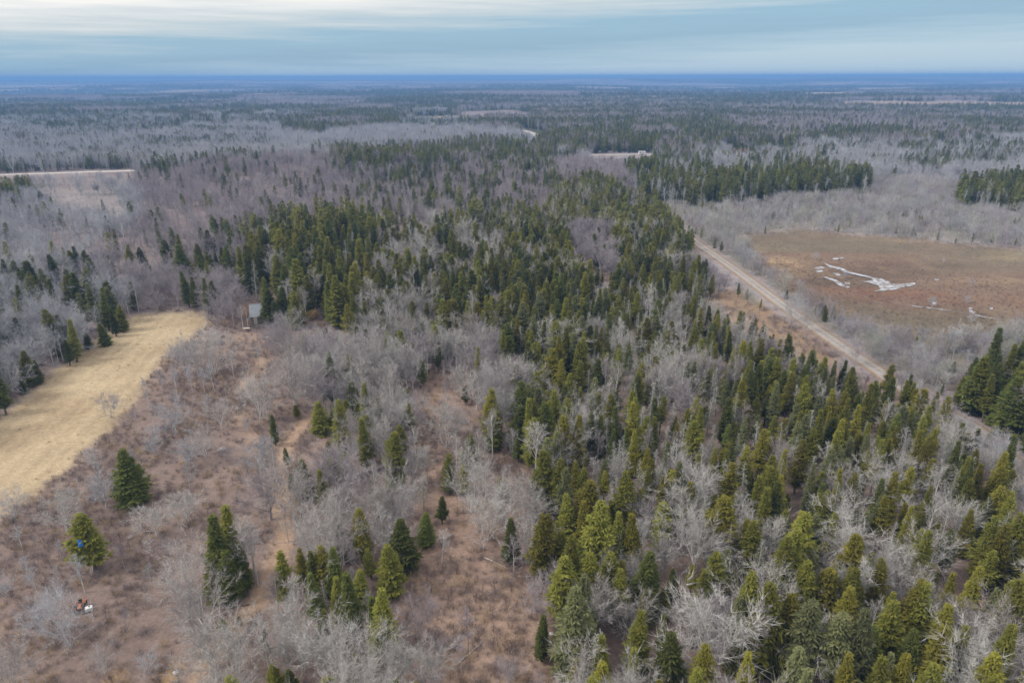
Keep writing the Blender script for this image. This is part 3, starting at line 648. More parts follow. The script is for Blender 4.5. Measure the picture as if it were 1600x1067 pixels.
# ------------------------------------------------------------------ sowing
# zone -> evergreens, bare trees, dead spruces, shrubs per square metre; tints; bare bark; heights
SOW = {
 'coolhill': (0.003, 0.075, 0.0, 0.02, 'dark dark olive sage', 'blue_bark', (8, 11), (5.5, 8.5), 'slender slender spreading'),
 'barehill': (0.0045, 0.075, 0.0, 0.02, 'dark dark olive sage', 'mauve_bark', (8.5, 12), (5.5, 8.5), 'slender slender spreading'),
 'hillmix': (0.02, 0.06, 0.0, 0.02, 'dark dark olive', 'mauve_bark', (8, 12), (5.5, 9), 'slender slender spreading'),
 'leftwood': (0.02, 0.065, 0.002, 0.03, 'dark olive sage', 'blue_bark', (9, 12.5), (6, 9.5), 'slender slender spreading many-stemmed'),
 'brush': (0.0, 0.008, 0.0, 0.9, 'dark', 'blue_bark', (2, 4), (2.2, 4.5), 'slender slender many-stemmed'),
 'stand': (0.074, 0.012, 0.004, 0.01, 'olive olive yellow dark', 'pale_bark', (8, 15), (8, 11), 'slender'),
 'standmix': (0.035, 0.045, 0.002, 0.02, 'dark dark olive', 'mauve_bark', (8,12), (6, 9), 'slender spreading'),
 'mixhigh': (0.06, 0.03, 0.004, 0.03, 'olive olive yellow dark', 'pale_bark', (8, 12), (7, 11), 'slender slender spreading'),
 'mixwood': (0.027, 0.115, 0.004, 0.2, 'olive olive yellow dark', 'pale_bark', (5.5, 10.5), (5, 9), 'slender slender slender many-stemmed spreading'),
 'clearing': (0.0006, 0.03, 0.001, 0.6, 'dark', 'mauve_bark', (3, 5), (3, 6.5), 'slender slender many-stemmed'),
 'belt': (0.125, 0.014, 0.008, 0.02, 'olive olive olive yellow dark sage', 'pale_bark', (7.5, 11.5), (7, 10), 'slender spreading'),
 'barepatch': (0.006, 0.075, 0.004, 0.03, 'dark olive', 'mauve_bark', (7, 10), (7, 10), 'slender spreading'),
 'snagwood': (0.105, 0.024, 0.05, 0.05, 'olive olive sage yellow yellow dark', 'pale_bark', (6, 10), (5.5, 9), 'slender slender spreading'),
 'lowspruce': (0.085, 0.034, 0.016, 0.06, 'olive yellow yellow olive olive sage', 'pale_bark', (7, 11.5), (6, 9.5), 'slender spreading spreading'),
 'farside': (0.048, 0.02, 0.004, 0.0, 'olive olive dark', 'blue_bark', (9, 14), (7, 10), 'slender'),
 'fringe': (0.01, 0.12, 0.003, 0.12, 'sage sage olive', 'blue_bark', (2.5, 5), (2.8, 5.5), 'many-stemmed many-stemmed slender spreading'),
 'roadside': (0.080, 0.012, 0.006, 0.04, 'dark olive dark', 'pale_bark', (9, 12.5), (7, 10), 'slender spreading'),
 'meadow': (0.0, 0.002, 0.0, 0.25, 'olive', 'blue_bark', (3, 5), (3, 5), 'many-stemmed'),
 'greywood': (0.034, 0.030, 0.0, 0.0, 'sage dark olive', 'blue_bark', (7, 11), (7, 11), 'spreading spreading slender'),
 'farconifer': (0.06, 0.006, 0.0, 0.0, 'olive dark olive', 'mauve_bark', (9, 13), (8, 11), 'spreading slender'),
 'midconifer': (0.06, 0.010, 0.0, 0.0, 'olive dark olive olive', 'mauve_bark', (9, 13), (8, 11), 'spreading slender'),
 'slash': (0.0, 0.003, 0.0, 0.20, 'dark', 'blue_bark', (3, 5), (3, 5), 'many-stemmed'),
 'hay': (0, 0, 0, 0.05, 'dark', 'blue_bark', (2, 3), (2, 3), 'slender'), 'bog': (0, 0.0006, 0, 0.33, 'sage', 'blue_bark', (2, 3), (1.5, 2.6), 'many-stemmed'),
 'open': (0, 0, 0, 0, 'dark', 'mauve_bark', (2, 3), (2, 3), 'slender')}
# trees: dicts of arrays -> simple list of tuples (kind, x, y, height, widthfactor, form, variant, tint/bark, zone)
CONS, BARES, SNAGS, SHRUBS = [], [], [], []
HOUSES = [ground_at(242, 147)[:2]]
def blocked(x, y):
    b = dist_to(x, y, ROAD_L) < 3.3
    for hx_, hy_ in HOUSES: b |= (np.abs(x - hx_) < 9) & (y < hy_ + 12) & (y > hy_ - 130)
    b |= (dist_to(x, y, FAR_L) < 9) | (dist_to(x, y, FAR2_L) < 10) | (dist_to(x, y, FAR3_L) < 14)
    return b
def grid_points(r0, r1, step, half):
    n = int(2 * r1 / step) + 1
    xs = (np.arange(n) - n / 2) * step; ys = np.arange(0, r1, step)
    X, Y = np.meshgrid(xs, ys); X = X.ravel() + rng.uniform(-0.5, 0.5, X.size) * step; Y = Y.ravel() + rng.uniform(-0.5, 0.5, Y.size) * step
    r = np.hypot(X, Y); a = np.degrees(np.arctan2(X, Y))
    k = (r > r0) & (r < r1) & (np.abs(a) < half); return X[k], Y[k]
# trees read one by one off the photograph: foot x, foot y, top y (pixels), form, tint
HAND_C = [
 (210, 787, 703, 'broad', 'dark', 'lone'), (149, 889, 803, 'rounded', 'olive', 'tarp'),
 (356, 926, 803, 'slim', 'dark', 'row'), (369, 905, 792, 'slim', 'olive', 'row'), (344, 934, 872, 'broad', 'olive', 'row'), (386, 924, 850, 'pointed', 'dark', 'row'), (364, 934, 858, 'bushy', 'dark', 'row'),
 (437, 926, 905, 'bushy', 'dark', 'trail'), (444, 902, 880, 'ragged', 'dark', 'trail'), (477, 757, 719, 'pointed', 'dark', 'trail'), (457, 763, 740, 'bushy', 'dark', 'trail'), (450, 732, 699, 'ragged', 'dark', 'trail'),
 (350, 986, 965, 'rounded', 'yellow', 'trail'), (375, 976, 962, 'rounded', 'yellow', 'trail'), (491, 946, 895, 'pointed', 'dark', ''),
 (431, 696, 648, 'slim', 'dark', 'trail'), (541, 728, 703, 'bushy', 'olive', ''), (611, 912, 850, 'bushy', 'olive', ''), (628, 872, 812, 'broad', 'dark', ''),
 (531, 962, 902, 'pointed', 'olive', ''), (547, 969, 893, 'slim', 'dark', ''), (564, 928, 890, 'bushy', 'olive', ''), (602, 1000, 920, 'pointed', 'olive', ''), (587, 988, 930, 'slim', 'dark', ''),
 (579, 887, 855, 'ragged', 'olive', ''), (667, 836, 800, 'bushy', 'dark', ''), (798, 862, 808, 'slim', 'dark', ''), (736, 717, 678, 'broad', 'olive', ''), (701, 753, 712, 'pointed', 'olive', ''), (724, 754, 727, 'bushy', 'yellow', ''),
 (770, 688, 660, 'broad', 'dark', ''), (846, 1013, 962, 'slim', 'dark', ''), (690, 802, 775, 'ragged', 'dark', ''), (629, 696, 664, 'rounded', 'olive', ''), (590, 1018, 988, 'rounded', 'olive', ''), (555, 1052, 1022, 'rounded', 'olive', ''),
 (425, 508, 450, 'broad', 'dark', 'cabin'), (434, 512, 470, 'bushy', 'dark', 'cabin'), (464, 511, 460, 'broad', 'olive', 'cabin'), (444, 503, 448, 'bushy', 'dark', 'cabin'), (540, 505, 445, 'broad', 'yellow', 'cabin'), (530, 490, 436, 'pointed', 'olive', 'cabin'),
 (481, 572, 519, 'slim', 'dark', 'trail'), (510, 530, 511, 'bushy', 'dark', 'trail'), (528, 562, 524, 'ragged', 'olive', ''), (546, 572, 540, 'rounded', 'yellow', ''), (560, 552, 510, 'slim', 'dark', ''), (608, 562, 517, 'pointed', 'olive', ''), (575, 556, 514, 'slim', 'dark', ''), (622, 556, 520, 'bushy', 'dark', ''),
 (507, 618, 578, 'rounded', 'dark', 'trail'), (465, 653, 632, 'rounded', 'yellow', 'trail'), (502, 664, 626, 'broad', 'olive', ''), (520, 662, 640, 'bushy', 'olive', ''), (560, 652, 626, 'ragged', 'olive', ''), (577, 687, 648, 'broad', 'olive', ''), (543, 607, 575, 'slim', 'dark', ''),
 (634, 634, 608, 'rounded', 'olive', ''), (702, 737, 709, 'bushy', 'olive', ''), (772, 688, 650, 'broad', 'olive', ''), (810, 684, 634, 'bushy', 'dark', ''), (783, 767, 745, 'lopsided', 'olive', ''),
 (625, 511, 482, 'bushy', 'olive', ''), (649, 483, 459, 'slim', 'olive', ''), (673, 480, 461, 'slim', 'olive', ''), (697, 522, 496, 'bushy', 'dark', ''), (662, 540, 504, 'broad', 'dark', ''), (692, 547, 516, 'bushy', 'olive', ''), (725, 532, 508, 'ragged', 'dark', ''),
 (247, 338, 323, 'bushy', 'dark', 'hill'), (242, 356, 340, 'slim', 'dark', 'hill'), (252, 379, 360, 'slim', 'dark', 'hill'), (269, 366, 354, 'broad', 'dark', 'hill'), (280, 390, 366, 'slim', 'olive', 'hill'), (284, 408, 381, 'broad', 'dark', 'hill'),
 (222, 403, 386, 'lopsided', 'dark', 'hill'), (168, 409, 398, 'bushy', 'sage', 'hill'), (171, 376, 362, 'bushy', 'olive', 'hill'), (180, 372, 358, 'slim', 'dark', 'hill'), (80, 412, 397, 'bushy', 'dark', 'hill'), (112, 403, 390, 'bushy', 'olive', 'hill'), (121, 403, 384, 'slim', 'dark', 'hill'), (131, 403, 391, 'broad', 'olive', 'hill'),
 (187, 462, 434, 'bushy', 'olive', 'edge'), (208, 477, 440, 'slim', 'olive', 'edge'), (296, 480, 424, 'slim', 'dark', 'edge'), (306, 482, 432, 'slim', 'dark', 'edge'), (320, 446, 420, 'broad', 'dark', 'edge'), (10, 468, 446, 'broad', 'olive', 'edge'), (31, 470, 446, 'broad', 'olive', 'edge'), (109, 468, 449, 'slim', 'olive', 'edge'), (124, 462, 444, 'broad', 'dark', 'edge'),
 (192, 517, 477, 'bushy', 'olive', 'edge'), (52, 602, 548, 'bushy', 'olive', 'edge'), (64, 600, 562, 'slim', 'dark', 'edge'), (121, 566, 500, 'slim', 'olive', 'edge'), (46, 540, 505, 'lopsided', 'olive', 'edge'), (62, 542, 516, 'bushy', 'olive', 'edge'), (167, 540, 504, 'bushy', 'dark', 'edge'), (182, 526, 484, 'slim', 'dark', 'edge'),
 (10, 648, 584, 'ragged', 'dark', 'edge'), (38, 615, 590, 'bushy', 'dark', 'edge'), (16, 548, 522, 'rounded', 'olive', 'edge'), (139, 545, 518, 'bushy', 'dark', 'edge'), (110, 572, 530, 'ragged', 'dark', 'edge'),
 (1457, 652, 612, 'broad', 'olive', 'roadlone'), (1392, 668, 640, 'pointed', 'olive', ''), (1430, 690, 660, 'broad', 'dark', ''), (1490, 725, 662, 'broad', 'olive', ''), (1515, 722, 668, 'bushy', 'dark', ''), (1540, 705, 655, 'pointed', 'olive', ''), (1560, 770, 680, 'slim', 'dark', ''),
 (1345, 690, 598, 'slim', 'olive', ''), (1380, 660, 590, 'bushy', 'dark', ''), (1300, 740, 655, 'pointed', 'yellow', ''), (1372, 712, 655, 'bushy', 'olive', ''), (1268, 720, 638, 'slim', 'olive', ''), (1206, 690, 648, 'bushy', 'olive', ''),
 (932, 905, 780, 'broad', 'olive', ''), (884, 846, 772, 'bushy', 'olive', ''), (918, 905, 830, 'bushy', 'sage', ''), (868, 885, 815, 'pointed', 'olive', ''), (918, 968, 865, 'broad', 'olive', ''), (965, 975, 890, 'lopsided', 'olive', ''), (895, 1050, 920, 'broad', 'sage', ''), (1002, 985, 930, 'bushy', 'olive', ''), (1005, 965, 860, 'bushy', 'dark', ''), (1036, 968, 918, 'broad', 'olive', ''), (1100, 990, 920, 'broad', 'dark', ''), (1048, 938, 890, 'bushy', 'dark', ''),
 (895, 1100, 1030, 'pointed', 'yellow', ''), (985, 1110, 1010, 'slim', 'olive', ''), (1040, 1105, 990, 'bushy', 'dark', ''), (1090, 1130, 1010, 'broad', 'yellow', ''), (1140, 1060, 980, 'slim', 'olive', ''), (1150, 1140, 1020, 'pointed', 'yellow', ''), (1220, 1040, 930, 'broad', 'yellow', ''), (1230, 1130, 1010, 'broad', 'sage', ''), (1262, 1010, 945, 'bushy', 'olive', ''), (1310, 1010, 915, 'bushy', 'yellow', ''), (1345, 1060, 975, 'broad', 'dark', ''), (1300, 1140, 1020, 'pointed', 'yellow', ''), (1375, 1010, 925, 'pointed', 'olive', ''), (1405, 1080, 985, 'broad', 'dark', ''), (1385, 1140, 1020, 'pointed', 'yellow', ''), (1435, 985, 910, 'bushy', 'sage', ''), (1500, 990, 885, 'pointed', 'yellow', ''), (1560, 1030, 910, 'bushy', 'olive', ''), (1590, 980, 870, 'broad', 'olive', ''), (1520, 1140, 1020, 'bushy', 'yellow', ''), (1345, 920, 860, 'bushy', 'olive', ''), (1290, 885, 800, 'ragged', 'olive', ''), (1240, 890, 800, 'bushy', 'yellow', ''), (1405, 870, 790, 'pointed', 'yellow', ''), (1555, 830, 765, 'lopsided', 'yellow', ''), (1600, 880, 815, 'broad', 'olive', ''), (1430, 1160, 1040, 'bushy', 'olive', ''), (1580, 1140, 1040, 'broad', 'yellow', ''),
]
# foot x, foot y, top y, form, bark
HAND_B = [
 (105, 830, 770, 'spreading', 'pale_bark'), (167, 792, 747, 'spreading', 'blue_bark'), (246, 838, 790, 'spreading', 'pale_bark'), (295, 818, 770, 'spreading', 'pale_bark'), (298, 938, 868, 'many-stemmed', 'pale_bark'), (322, 996, 912, 'spreading', 'birch_bark'),
 (261, 868, 845, 'many-stemmed', 'mauve_bark'), (240, 712, 690, 'many-stemmed', 'blue_bark'), (147, 730, 710, 'many-stemmed', 'blue_bark'), (36, 860, 823, 'slender', 'blue_bark'), (57, 858, 838, 'slender', 'blue_bark'), (97, 878, 846, 'slender', 'blue_bark'), (45, 908, 873, 'slender', 'blue_bark'), (94, 918, 886, 'slender', 'blue_bark'), (60, 932, 888, 'slender', 'blue_bark'), (133, 926, 870, 'slender', 'blue_bark'), (238, 920, 883, 'slender', 'blue_bark'), (87, 952, 924, 'many-stemmed', 'blue_bark'), (65, 992, 948, 'spreading', 'blue_bark'), (110, 1012, 958, 'many-stemmed', 'blue_bark'), (11, 932, 906, 'many-stemmed', 'blue_bark'), (198, 988, 952, 'slender', 'mauve_bark'), (196, 892, 848, 'slender', 'mauve_bark'), (165, 1052, 1022, 'many-stemmed', 'birch_bark'), (232, 1052, 1028, 'many-stemmed', 'blue_bark'), (20, 1085, 1028, 'many-stemmed', 'pale_bark'),
 (312, 588, 535, 'many-stemmed', 'pale_bark'), (336, 586, 538, 'many-stemmed', 'pale_bark'), (290, 582, 542, 'many-stemmed', 'blue_bark'), (274, 678, 634, 'many-stemmed', 'blue_bark'), (347, 670, 630, 'spreading', 'birch_bark'), (322, 714, 678, 'many-stemmed', 'birch_bark'), (296, 727, 688, 'spreading', 'blue_bark'), (242, 692, 670, 'many-stemmed', 'blue_bark'), (277, 618, 575, 'slender', 'blue_bark'), (255, 615, 580, 'slender', 'blue_bark'), (301, 614, 574, 'slender', 'blue_bark'), (335, 610, 570, 'slender', 'blue_bark'), (320, 616, 578, 'slender', 'blue_bark'), (233, 636, 610, 'slender', 'blue_bark'), (213, 672, 638, 'slender', 'mauve_bark'), (174, 652, 622, 'many-stemmed', 'blue_bark'), (366, 592, 548, 'slender', 'pale_bark'), (405, 576, 538, 'slender', 'pale_bark'), (462, 638, 565, 'spreading', 'birch_bark'), (455, 600, 545, 'spreading', 'birch_bark'), (408, 656, 598, 'many-stemmed', 'pale_bark'), (418, 654, 602, 'slender', 'birch_bark'), (408, 742, 688, 'spreading', 'blue_bark'), (430, 742, 688, 'slender', 'birch_bark'), (424, 812, 745, 'spreading', 'mauve_bark'), (354, 720, 698, 'many-stemmed', 'mauve_bark'), (393, 918, 815, 'slender', 'birch_bark'), (400, 908, 820, 'slender', 'birch_bark'), (404, 915, 830, 'slender', 'birch_bark'), (340, 1062, 985, 'spreading', 'pale_bark'), (372, 1050, 990, 'many-stemmed', 'pale_bark'),
 (380, 515, 478, 'slender', 'birch_bark'), (366, 512, 470, 'slender', 'mauve_bark'), (388, 512, 482, 'slender', 'birch_bark'), (350, 500, 462, 'many-stemmed', 'mauve_bark'), (370, 496, 455, 'many-stemmed', 'mauve_bark'), (340, 512, 478, 'many-stemmed', 'mauve_bark'), (440, 560, 512, 'many-stemmed', 'mauve_bark'), (455, 552, 505, 'many-stemmed', 'pale_bark'), (425, 550, 515, 'many-stemmed', 'mauve_bark'), (480, 500, 450, 'slender', 'birch_bark'),
 (515, 850, 775, 'spreading', 'birch_bark'), (565, 845, 770, 'spreading', 'birch_bark'), (530, 900, 830, 'many-stemmed', 'birch_bark'), (500, 890, 820, 'spreading', 'pale_bark'), (478, 830, 740, 'slender', 'birch_bark'), (466, 822, 752, 'many-stemmed', 'birch_bark'), (690, 880, 830, 'slender', 'pale_bark'), (760, 845, 790, 'many-stemmed', 'pale_bark'), (735, 800, 742, 'many-stemmed', 'pale_bark'), (832, 835, 775, 'spreading', 'pale_bark'), (825, 880, 830, 'many-stemmed', 'pale_bark'), (660, 1085, 1010, 'spreading', 'pale_bark'), (610, 1090, 1015, 'spreading', 'pale_bark'), (520, 1075, 1000, 'spreading', 'pale_bark'), (570, 1100, 1025, 'many-stemmed', 'pale_bark'), (450, 1030, 950, 'spreading', 'pale_bark'), (470, 1000, 905, 'slender', 'birch_bark'), (850, 975, 915, 'many-stemmed', 'mauve_bark'), (732, 1018, 955, 'slender', 'mauve_bark'),
 (785, 820, 760, 'many-stemmed', 'pale_bark'), (698, 700, 640, 'many-stemmed', 'pale_bark'), (745, 640, 590, 'spreading', 'pale_bark'), (720, 620, 575, 'spreading', 'pale_bark'), (615, 640, 570, 'slender', 'birch_bark'), (590, 600, 520, 'slender', 'birch_bark'), (570, 640, 560, 'slender', 'birch_bark'),
 (872, 735, 700, 'spreading', 'pale_bark'), (925, 760, 715, 'slender', 'pale_bark'), (1110, 745, 700, 'spreading', 'pale_bark'), (1195, 880, 815, 'spreading', 'pale_bark'), (1185, 1000, 925, 'many-stemmed', 'pale_bark'), (1270, 1050, 975, 'spreading', 'pale_bark'), (1035, 900, 845, 'spreading', 'pale_bark'), (1075, 1010, 950, 'many-stemmed', 'pale_bark'), (1372, 905, 850, 'spreading', 'pale_bark'), (1395, 950, 890, 'many-stemmed', 'birch_bark'), (1475, 1010, 955, 'many-stemmed', 'birch_bark'), (1510, 1020, 960, 'spreading', 'birch_bark'), (1575, 1090, 1020, 'spreading', 'pale_bark'), (1365, 800, 730, 'spreading', 'pale_bark'), (1355, 720, 690, 'many-stemmed', 'birch_bark'), (1490, 850, 790, 'spreading', 'pale_bark'), (985, 1000, 940, 'spreading', 'birch_bark'),
]
HAND_S = [(509, 958, 904, 'birch'), (936, 1060, 980, ''), (1092, 870, 770, ''), (1180, 920, 840, ''), (1330, 900, 830, ''), (1460, 880, 800, ''), (1155, 800, 720, '')]
hx, hy = [], []
for (fx, fy, ty, form, tint, note) in HAND_C:
    lift = {'hill': 6.0, '': 1.8 if fx < 860 else 0.0, 'edge': 1.5 if fy < 480 else 0.0}.get(note, 0.0)
    x, y = (float(q[0]) for q in unproject(np.array([fx]), np.array([fy]), lift)); z = float(terr(x, y)); h = min(height_to(x, y, z, ty), 17.0)
    CONS.append([x, y, h, (1.25 if form in ('broad', 'bushy', 'rounded') else 1.1) * (1.0 if fx < 860 else 0.8), form, len(CONS) % 2, tint, note or None]); hx.append(x); hy.append(y)
for (fx, fy, ty, form, bk) in HAND_B:
    x, y, z = ground_at(fx, fy); h = height_to(x, y, z, ty)
    BARES.append([x, y, h, 1.15 if form != 'slender' else 1.0, form, int(rng.integers(3)), bk, None]); hx.append(x); hy.append(y)
for (fx, fy, ty, nb) in HAND_S:
    x, y, z = ground_at(fx, fy); SNAGS.append([x, y, height_to(x, y, z, ty), 1.0, 'snag', int(rng.integers(4)), 'birch_bark' if nb else 'lichen_bark', None]); hx.append(x); hy.append(y)
hx = np.array(hx); hy = np.array(hy)
HIDE = [(403, 489, 5.0), (772, 507, 4.0), (128, 945, 3.0)]          # keep the cabin, shed and tractor free of stems
HIDE = [(*ground_at(a, b)[:2], c) for a, b, c in HIDE]
def clear_of_hand(x, y, d):
    k = np.ones(len(x), bool)
    for a, b in zip(hx, hy): k &= (np.abs(x - a) > d) | (np.abs(y - b) > d)
    for a, b, c in HIDE: k &= np.hypot(x - a, y - b) > c
    return k
def sow(r0, r1, step, half, do_shrubs):
    """jittered sowing by zone"""
    area = step * step
    for what in range(4):
        if what == 3 and not do_shrubs: continue
        st = step if what < 3 else (1.05 if r1 < 260 else 1.6)
        X, Y = grid_points(r0, r1, st, half); ar = st * st
        z, names = zone_of(X, Y, 4.0 if what < 3 else 0.3)
        dens = np.zeros(len(X)); cs = conifer_share(X, Y)
        for k, nm in enumerate(names):
            s = z == k
            if nm == 'far' and r0 < 480: dens[s] = np.where(X[s] > 0, SOW['fringe'][what], np.where(np.hypot(X[s], Y[s]) < 240, SOW['brush'][what], SOW['barehill'][what]))
            elif nm == 'far': dens[s] = [0.004 + 0.034 * cs[s], 0.045 * (1 - 0.8 * cs[s]), 0.0, 0.0][what] if what < 2 else 0.0
            else: dens[s] = SOW[nm][what]
        pz = np.isin(z, [names.index(q) for q in ('farconifer', 'midconifer', 'farside', 'greywood')]); pn = sstep(0.36, 0.56, vnoise(X, Y, 75.0, 177, 3))
        if what == 0: dens = np.where(pz, dens * (0.25 + 1.1 * pn), dens)
        if what == 1: dens = np.where(pz, dens + 0.03 * (1 - pn), dens)
        clump = vnoise(X, Y, 17.0, 200 + what, 2); ev = np.isin(z, [names.index(q) for q in ('snagwood', 'belt', 'lowspruce', 'stand')])
        dens = dens * (np.where(ev, 0.65, 0.35) + np.where(ev, 0.7, 1.3) * sstep(0.3, 0.7, clump))
        keep = (rng.random(len(X)) < dens * ar) & ~blocked(X, Y)
        X, Y, z, cs = X[keep], Y[keep], z[keep], cs[keep]
        ok = clear_of_hand(X, Y, 1.9 if what < 3 else 0.3); X, Y, z = X[ok], Y[ok], z[ok]
        if what == 3:
            d = np.full(len(X), 9.0)
            for line, w in PATH_L: d = np.minimum(d, dist_to(X, Y, line) / w)
            ok = d > 0.9; X, Y, z = X[ok], Y[ok], z[ok]
        for x, y, zi in zip(X, Y, z):
            nm = names[zi]
            if nm == 'far' and r0 < 480: nm = 'fringe' if x > 0 else 'brush' if math.hypot(x, y) < 240 else 'barehill'
            s = SOW['greywood'] if nm == 'far' else SOW[nm]
            if what == 0:
                u = rng.random(); h = s[6][0] + (s[6][1] - s[6][0]) * u
                if rng.random() < 0.22: h *= rng.uniform(0.35, 0.7)
                tint = rng.choice(s[4].split()); form = CON_FORMS[int(rng.integers(8 if nm != 'stand' else 6))][0]
                if nm == 'snagwood' and rng.random() < 0.5: form = str(rng.choice(['ragged', 'slim', 'open']))
                CONS.append([x, y, h, rng.uniform(0.72, 1.02) if nm == 'snagwood' else rng.uniform(0.8, 1.12), form, int(rng.integers(2)), str(tint), nm])
            elif what == 1:
                h = rng.uniform(*s[7]) * (1 if rng.random() > 0.2 else rng.uniform(0.5, 0.8)); form = str(rng.choice(s[8].split())); bk = s[5]
                if nm == 'fringe': bk = str(rng.choice(['blue_bark', 'pale_bark', 'mauve_bark', 'lichen_bark']))
                if bk == 'pale_bark' and rng.random() < 0.16: bk = 'birch_bark'
                if bk == 'pale_bark' and rng.random() < 0.18: bk = 'mauve_bark'
                BARES.append([x, y, h, rng.uniform(0.85, 1.2), form, int(rng.integers(3)), bk, nm])
            elif what == 2:
                SNAGS.append([x, y, rng.uniform(0.7, 1.0) * s[6][1] * 0.85, rng.uniform(0.9, 1.3), 'snag', int(rng.integers(4)), 'lichen_bark', nm])
            else:
                hh = {'hay': (0.2, 0.5), 'brush': (0.5, 1.3), 'bog': (0.3, 0.7), 'slash': (0.5, 1.1), 'clearing': (0.5, 1.5), 'fringe': (0.8, 1.8)}.get(nm, (0.6, 1.6))
                mt = {'hay': 'twig_tan', 'brush': 'twig_brown', 'bog': 'twig_brown', 'clearing': 'twig_brown', 'slash': 'blue_bark', 'fringe': 'blue_bark', 'barehill': 'mauve_bark'}.get(nm, 'twig_mauve')
                if mt == 'twig_brown' and rng.random() < 0.34: mt = 'twig_mauve'
                if nm in ('brush', 'clearing', 'bog') and rng.random() < 0.2: mt = 'twig_tan'
                SHRUBS.append([x, y, rng.uniform(*hh), rng.uniform(0.9, 1.6), 'shrub', int(rng.integers(4)), mt, nm])
ROAD_PX = np.array(ROAD[2:11], float)
FAMILY = {'mixwood': 'a', 'snagwood': 'b', 'lowspruce': 'b', 'belt': 'b', 'roadside': 'b', 'clearing': 'c', 'brush': 'd', 'stand': 'e', 'mixhigh': 'a', 'meadow': 'f', 'hay': 'g', 'bog': 'h', 'fringe': 'i', 'leftwood': 'j', 'barepatch': 'k'}
ALLOW = {('e', 'a'), ('a', 'e'), ('b', 'a'), ('j', 'e'), ('i', 'b'), ('k', 'b'), ('d', 'a'), ('c', 'a'), ('c', 'b'), ('d', 'j'), ('d', 'g'), ('d', 'c')}
def tops_ok(rows):
    a = np.array([[r[0], r[1], r[2]] for r in rows]); z0 = terr(a[:, 0], a[:, 1])
    bx, by, _ = project(a[:, 0], a[:, 1], z0); px, py, _ = project(a[:, 0], a[:, 1], z0 + a[:, 2] * 0.95)
    ok = (dist_to(px, py, ROAD_PX) > 12)
    for line, x0, x1 in ((FARROAD, -300, 214), (FARROAD2, 920, 1020)):
        ly = np.interp(bx, [q[0] for q in line], [q[1] for q in line]); ok &= ~((bx > x0) & (bx < x1) & (by > ly - 2) & (py < ly + 1))
    zt, names = zone_of(a[:, 0], a[:, 1], a[:, 2] * 0.8)
    near_ = np.hypot(a[:, 0], a[:, 1]) < 330
    for i, r in enumerate(rows):
        fo, ft = FAMILY.get(r[7]), FAMILY.get(names[zt[i]])
        if near_[i] and ft and fo != ft and (fo, ft) not in ALLOW: ok[i] = False
    nh = n_hand[id(rows)]
    return [r for i, (r, k) in enumerate(zip(rows, ok)) if k or i < nh]
n_hand = {id(CONS): len(CONS), id(BARES): len(BARES), id(SNAGS): len(SNAGS)}
sow(38, 250, 2.2, 47, True)
sow(250, 480, 2.6, 45, True)
sow(480, 1300, 4.6, 43, False)
CONS, BARES, SNAGS = tops_ok(CONS), tops_ok(BARES), tops_ok(SNAGS)

# ------------------------------------------------------------------ far woods, in coarser trees
FARC, FARB = [], []
for r0, r1, st, half in ((1300, 3000, 11.0, 42), (3000, 6000, 27.0, 41), (6000, 12000, 46.0, 41)):
    X, Y = grid_points(r0, r1, st, half); z, names = zone_of(X, Y, 5.0); cs = conifer_share(X, Y)
    far = z == 0; px, py, _ = project(X, Y, terr(X, Y))
    fz = np.isin(z, [names.index(n) for n in ('farconifer', 'midconifer')])
    pn = sstep(0.36, 0.56, vnoise(X, Y, 110.0, 177, 3)); pc = np.where(fz, 0.35 + 0.6 * pn, np.where(far, 0.05 + 0.9 * cs, 0.3)); op = z == names.index('open')
    glade = (vnoise(X * 0.5, Y, 260.0, 191, 3) > 0.62) & far; isc = rng.random(len(X)) < pc; ok = ~blocked(X, Y) & ~op & ~glade
    grow = {11.0: 1.15, 27.0: 1.6, 46.0: 2.0}[st]
    for x, y, c in zip(X[ok], Y[ok], isc[ok]):
        if c: FARC.append([x, y, rng.uniform(8, 13), rng.uniform(1.0, 1.4) * grow, 'far%d' % rng.integers(3), 0, str(rng.choice(['olive', 'dark', 'sage', 'olive'])), 'far'])
        else: FARB.append([x, y, rng.uniform(7, 11), rng.uniform(1.1, 1.5) * grow, 'far', int(rng.integers(2)), 'mauve_bark', 'far'])

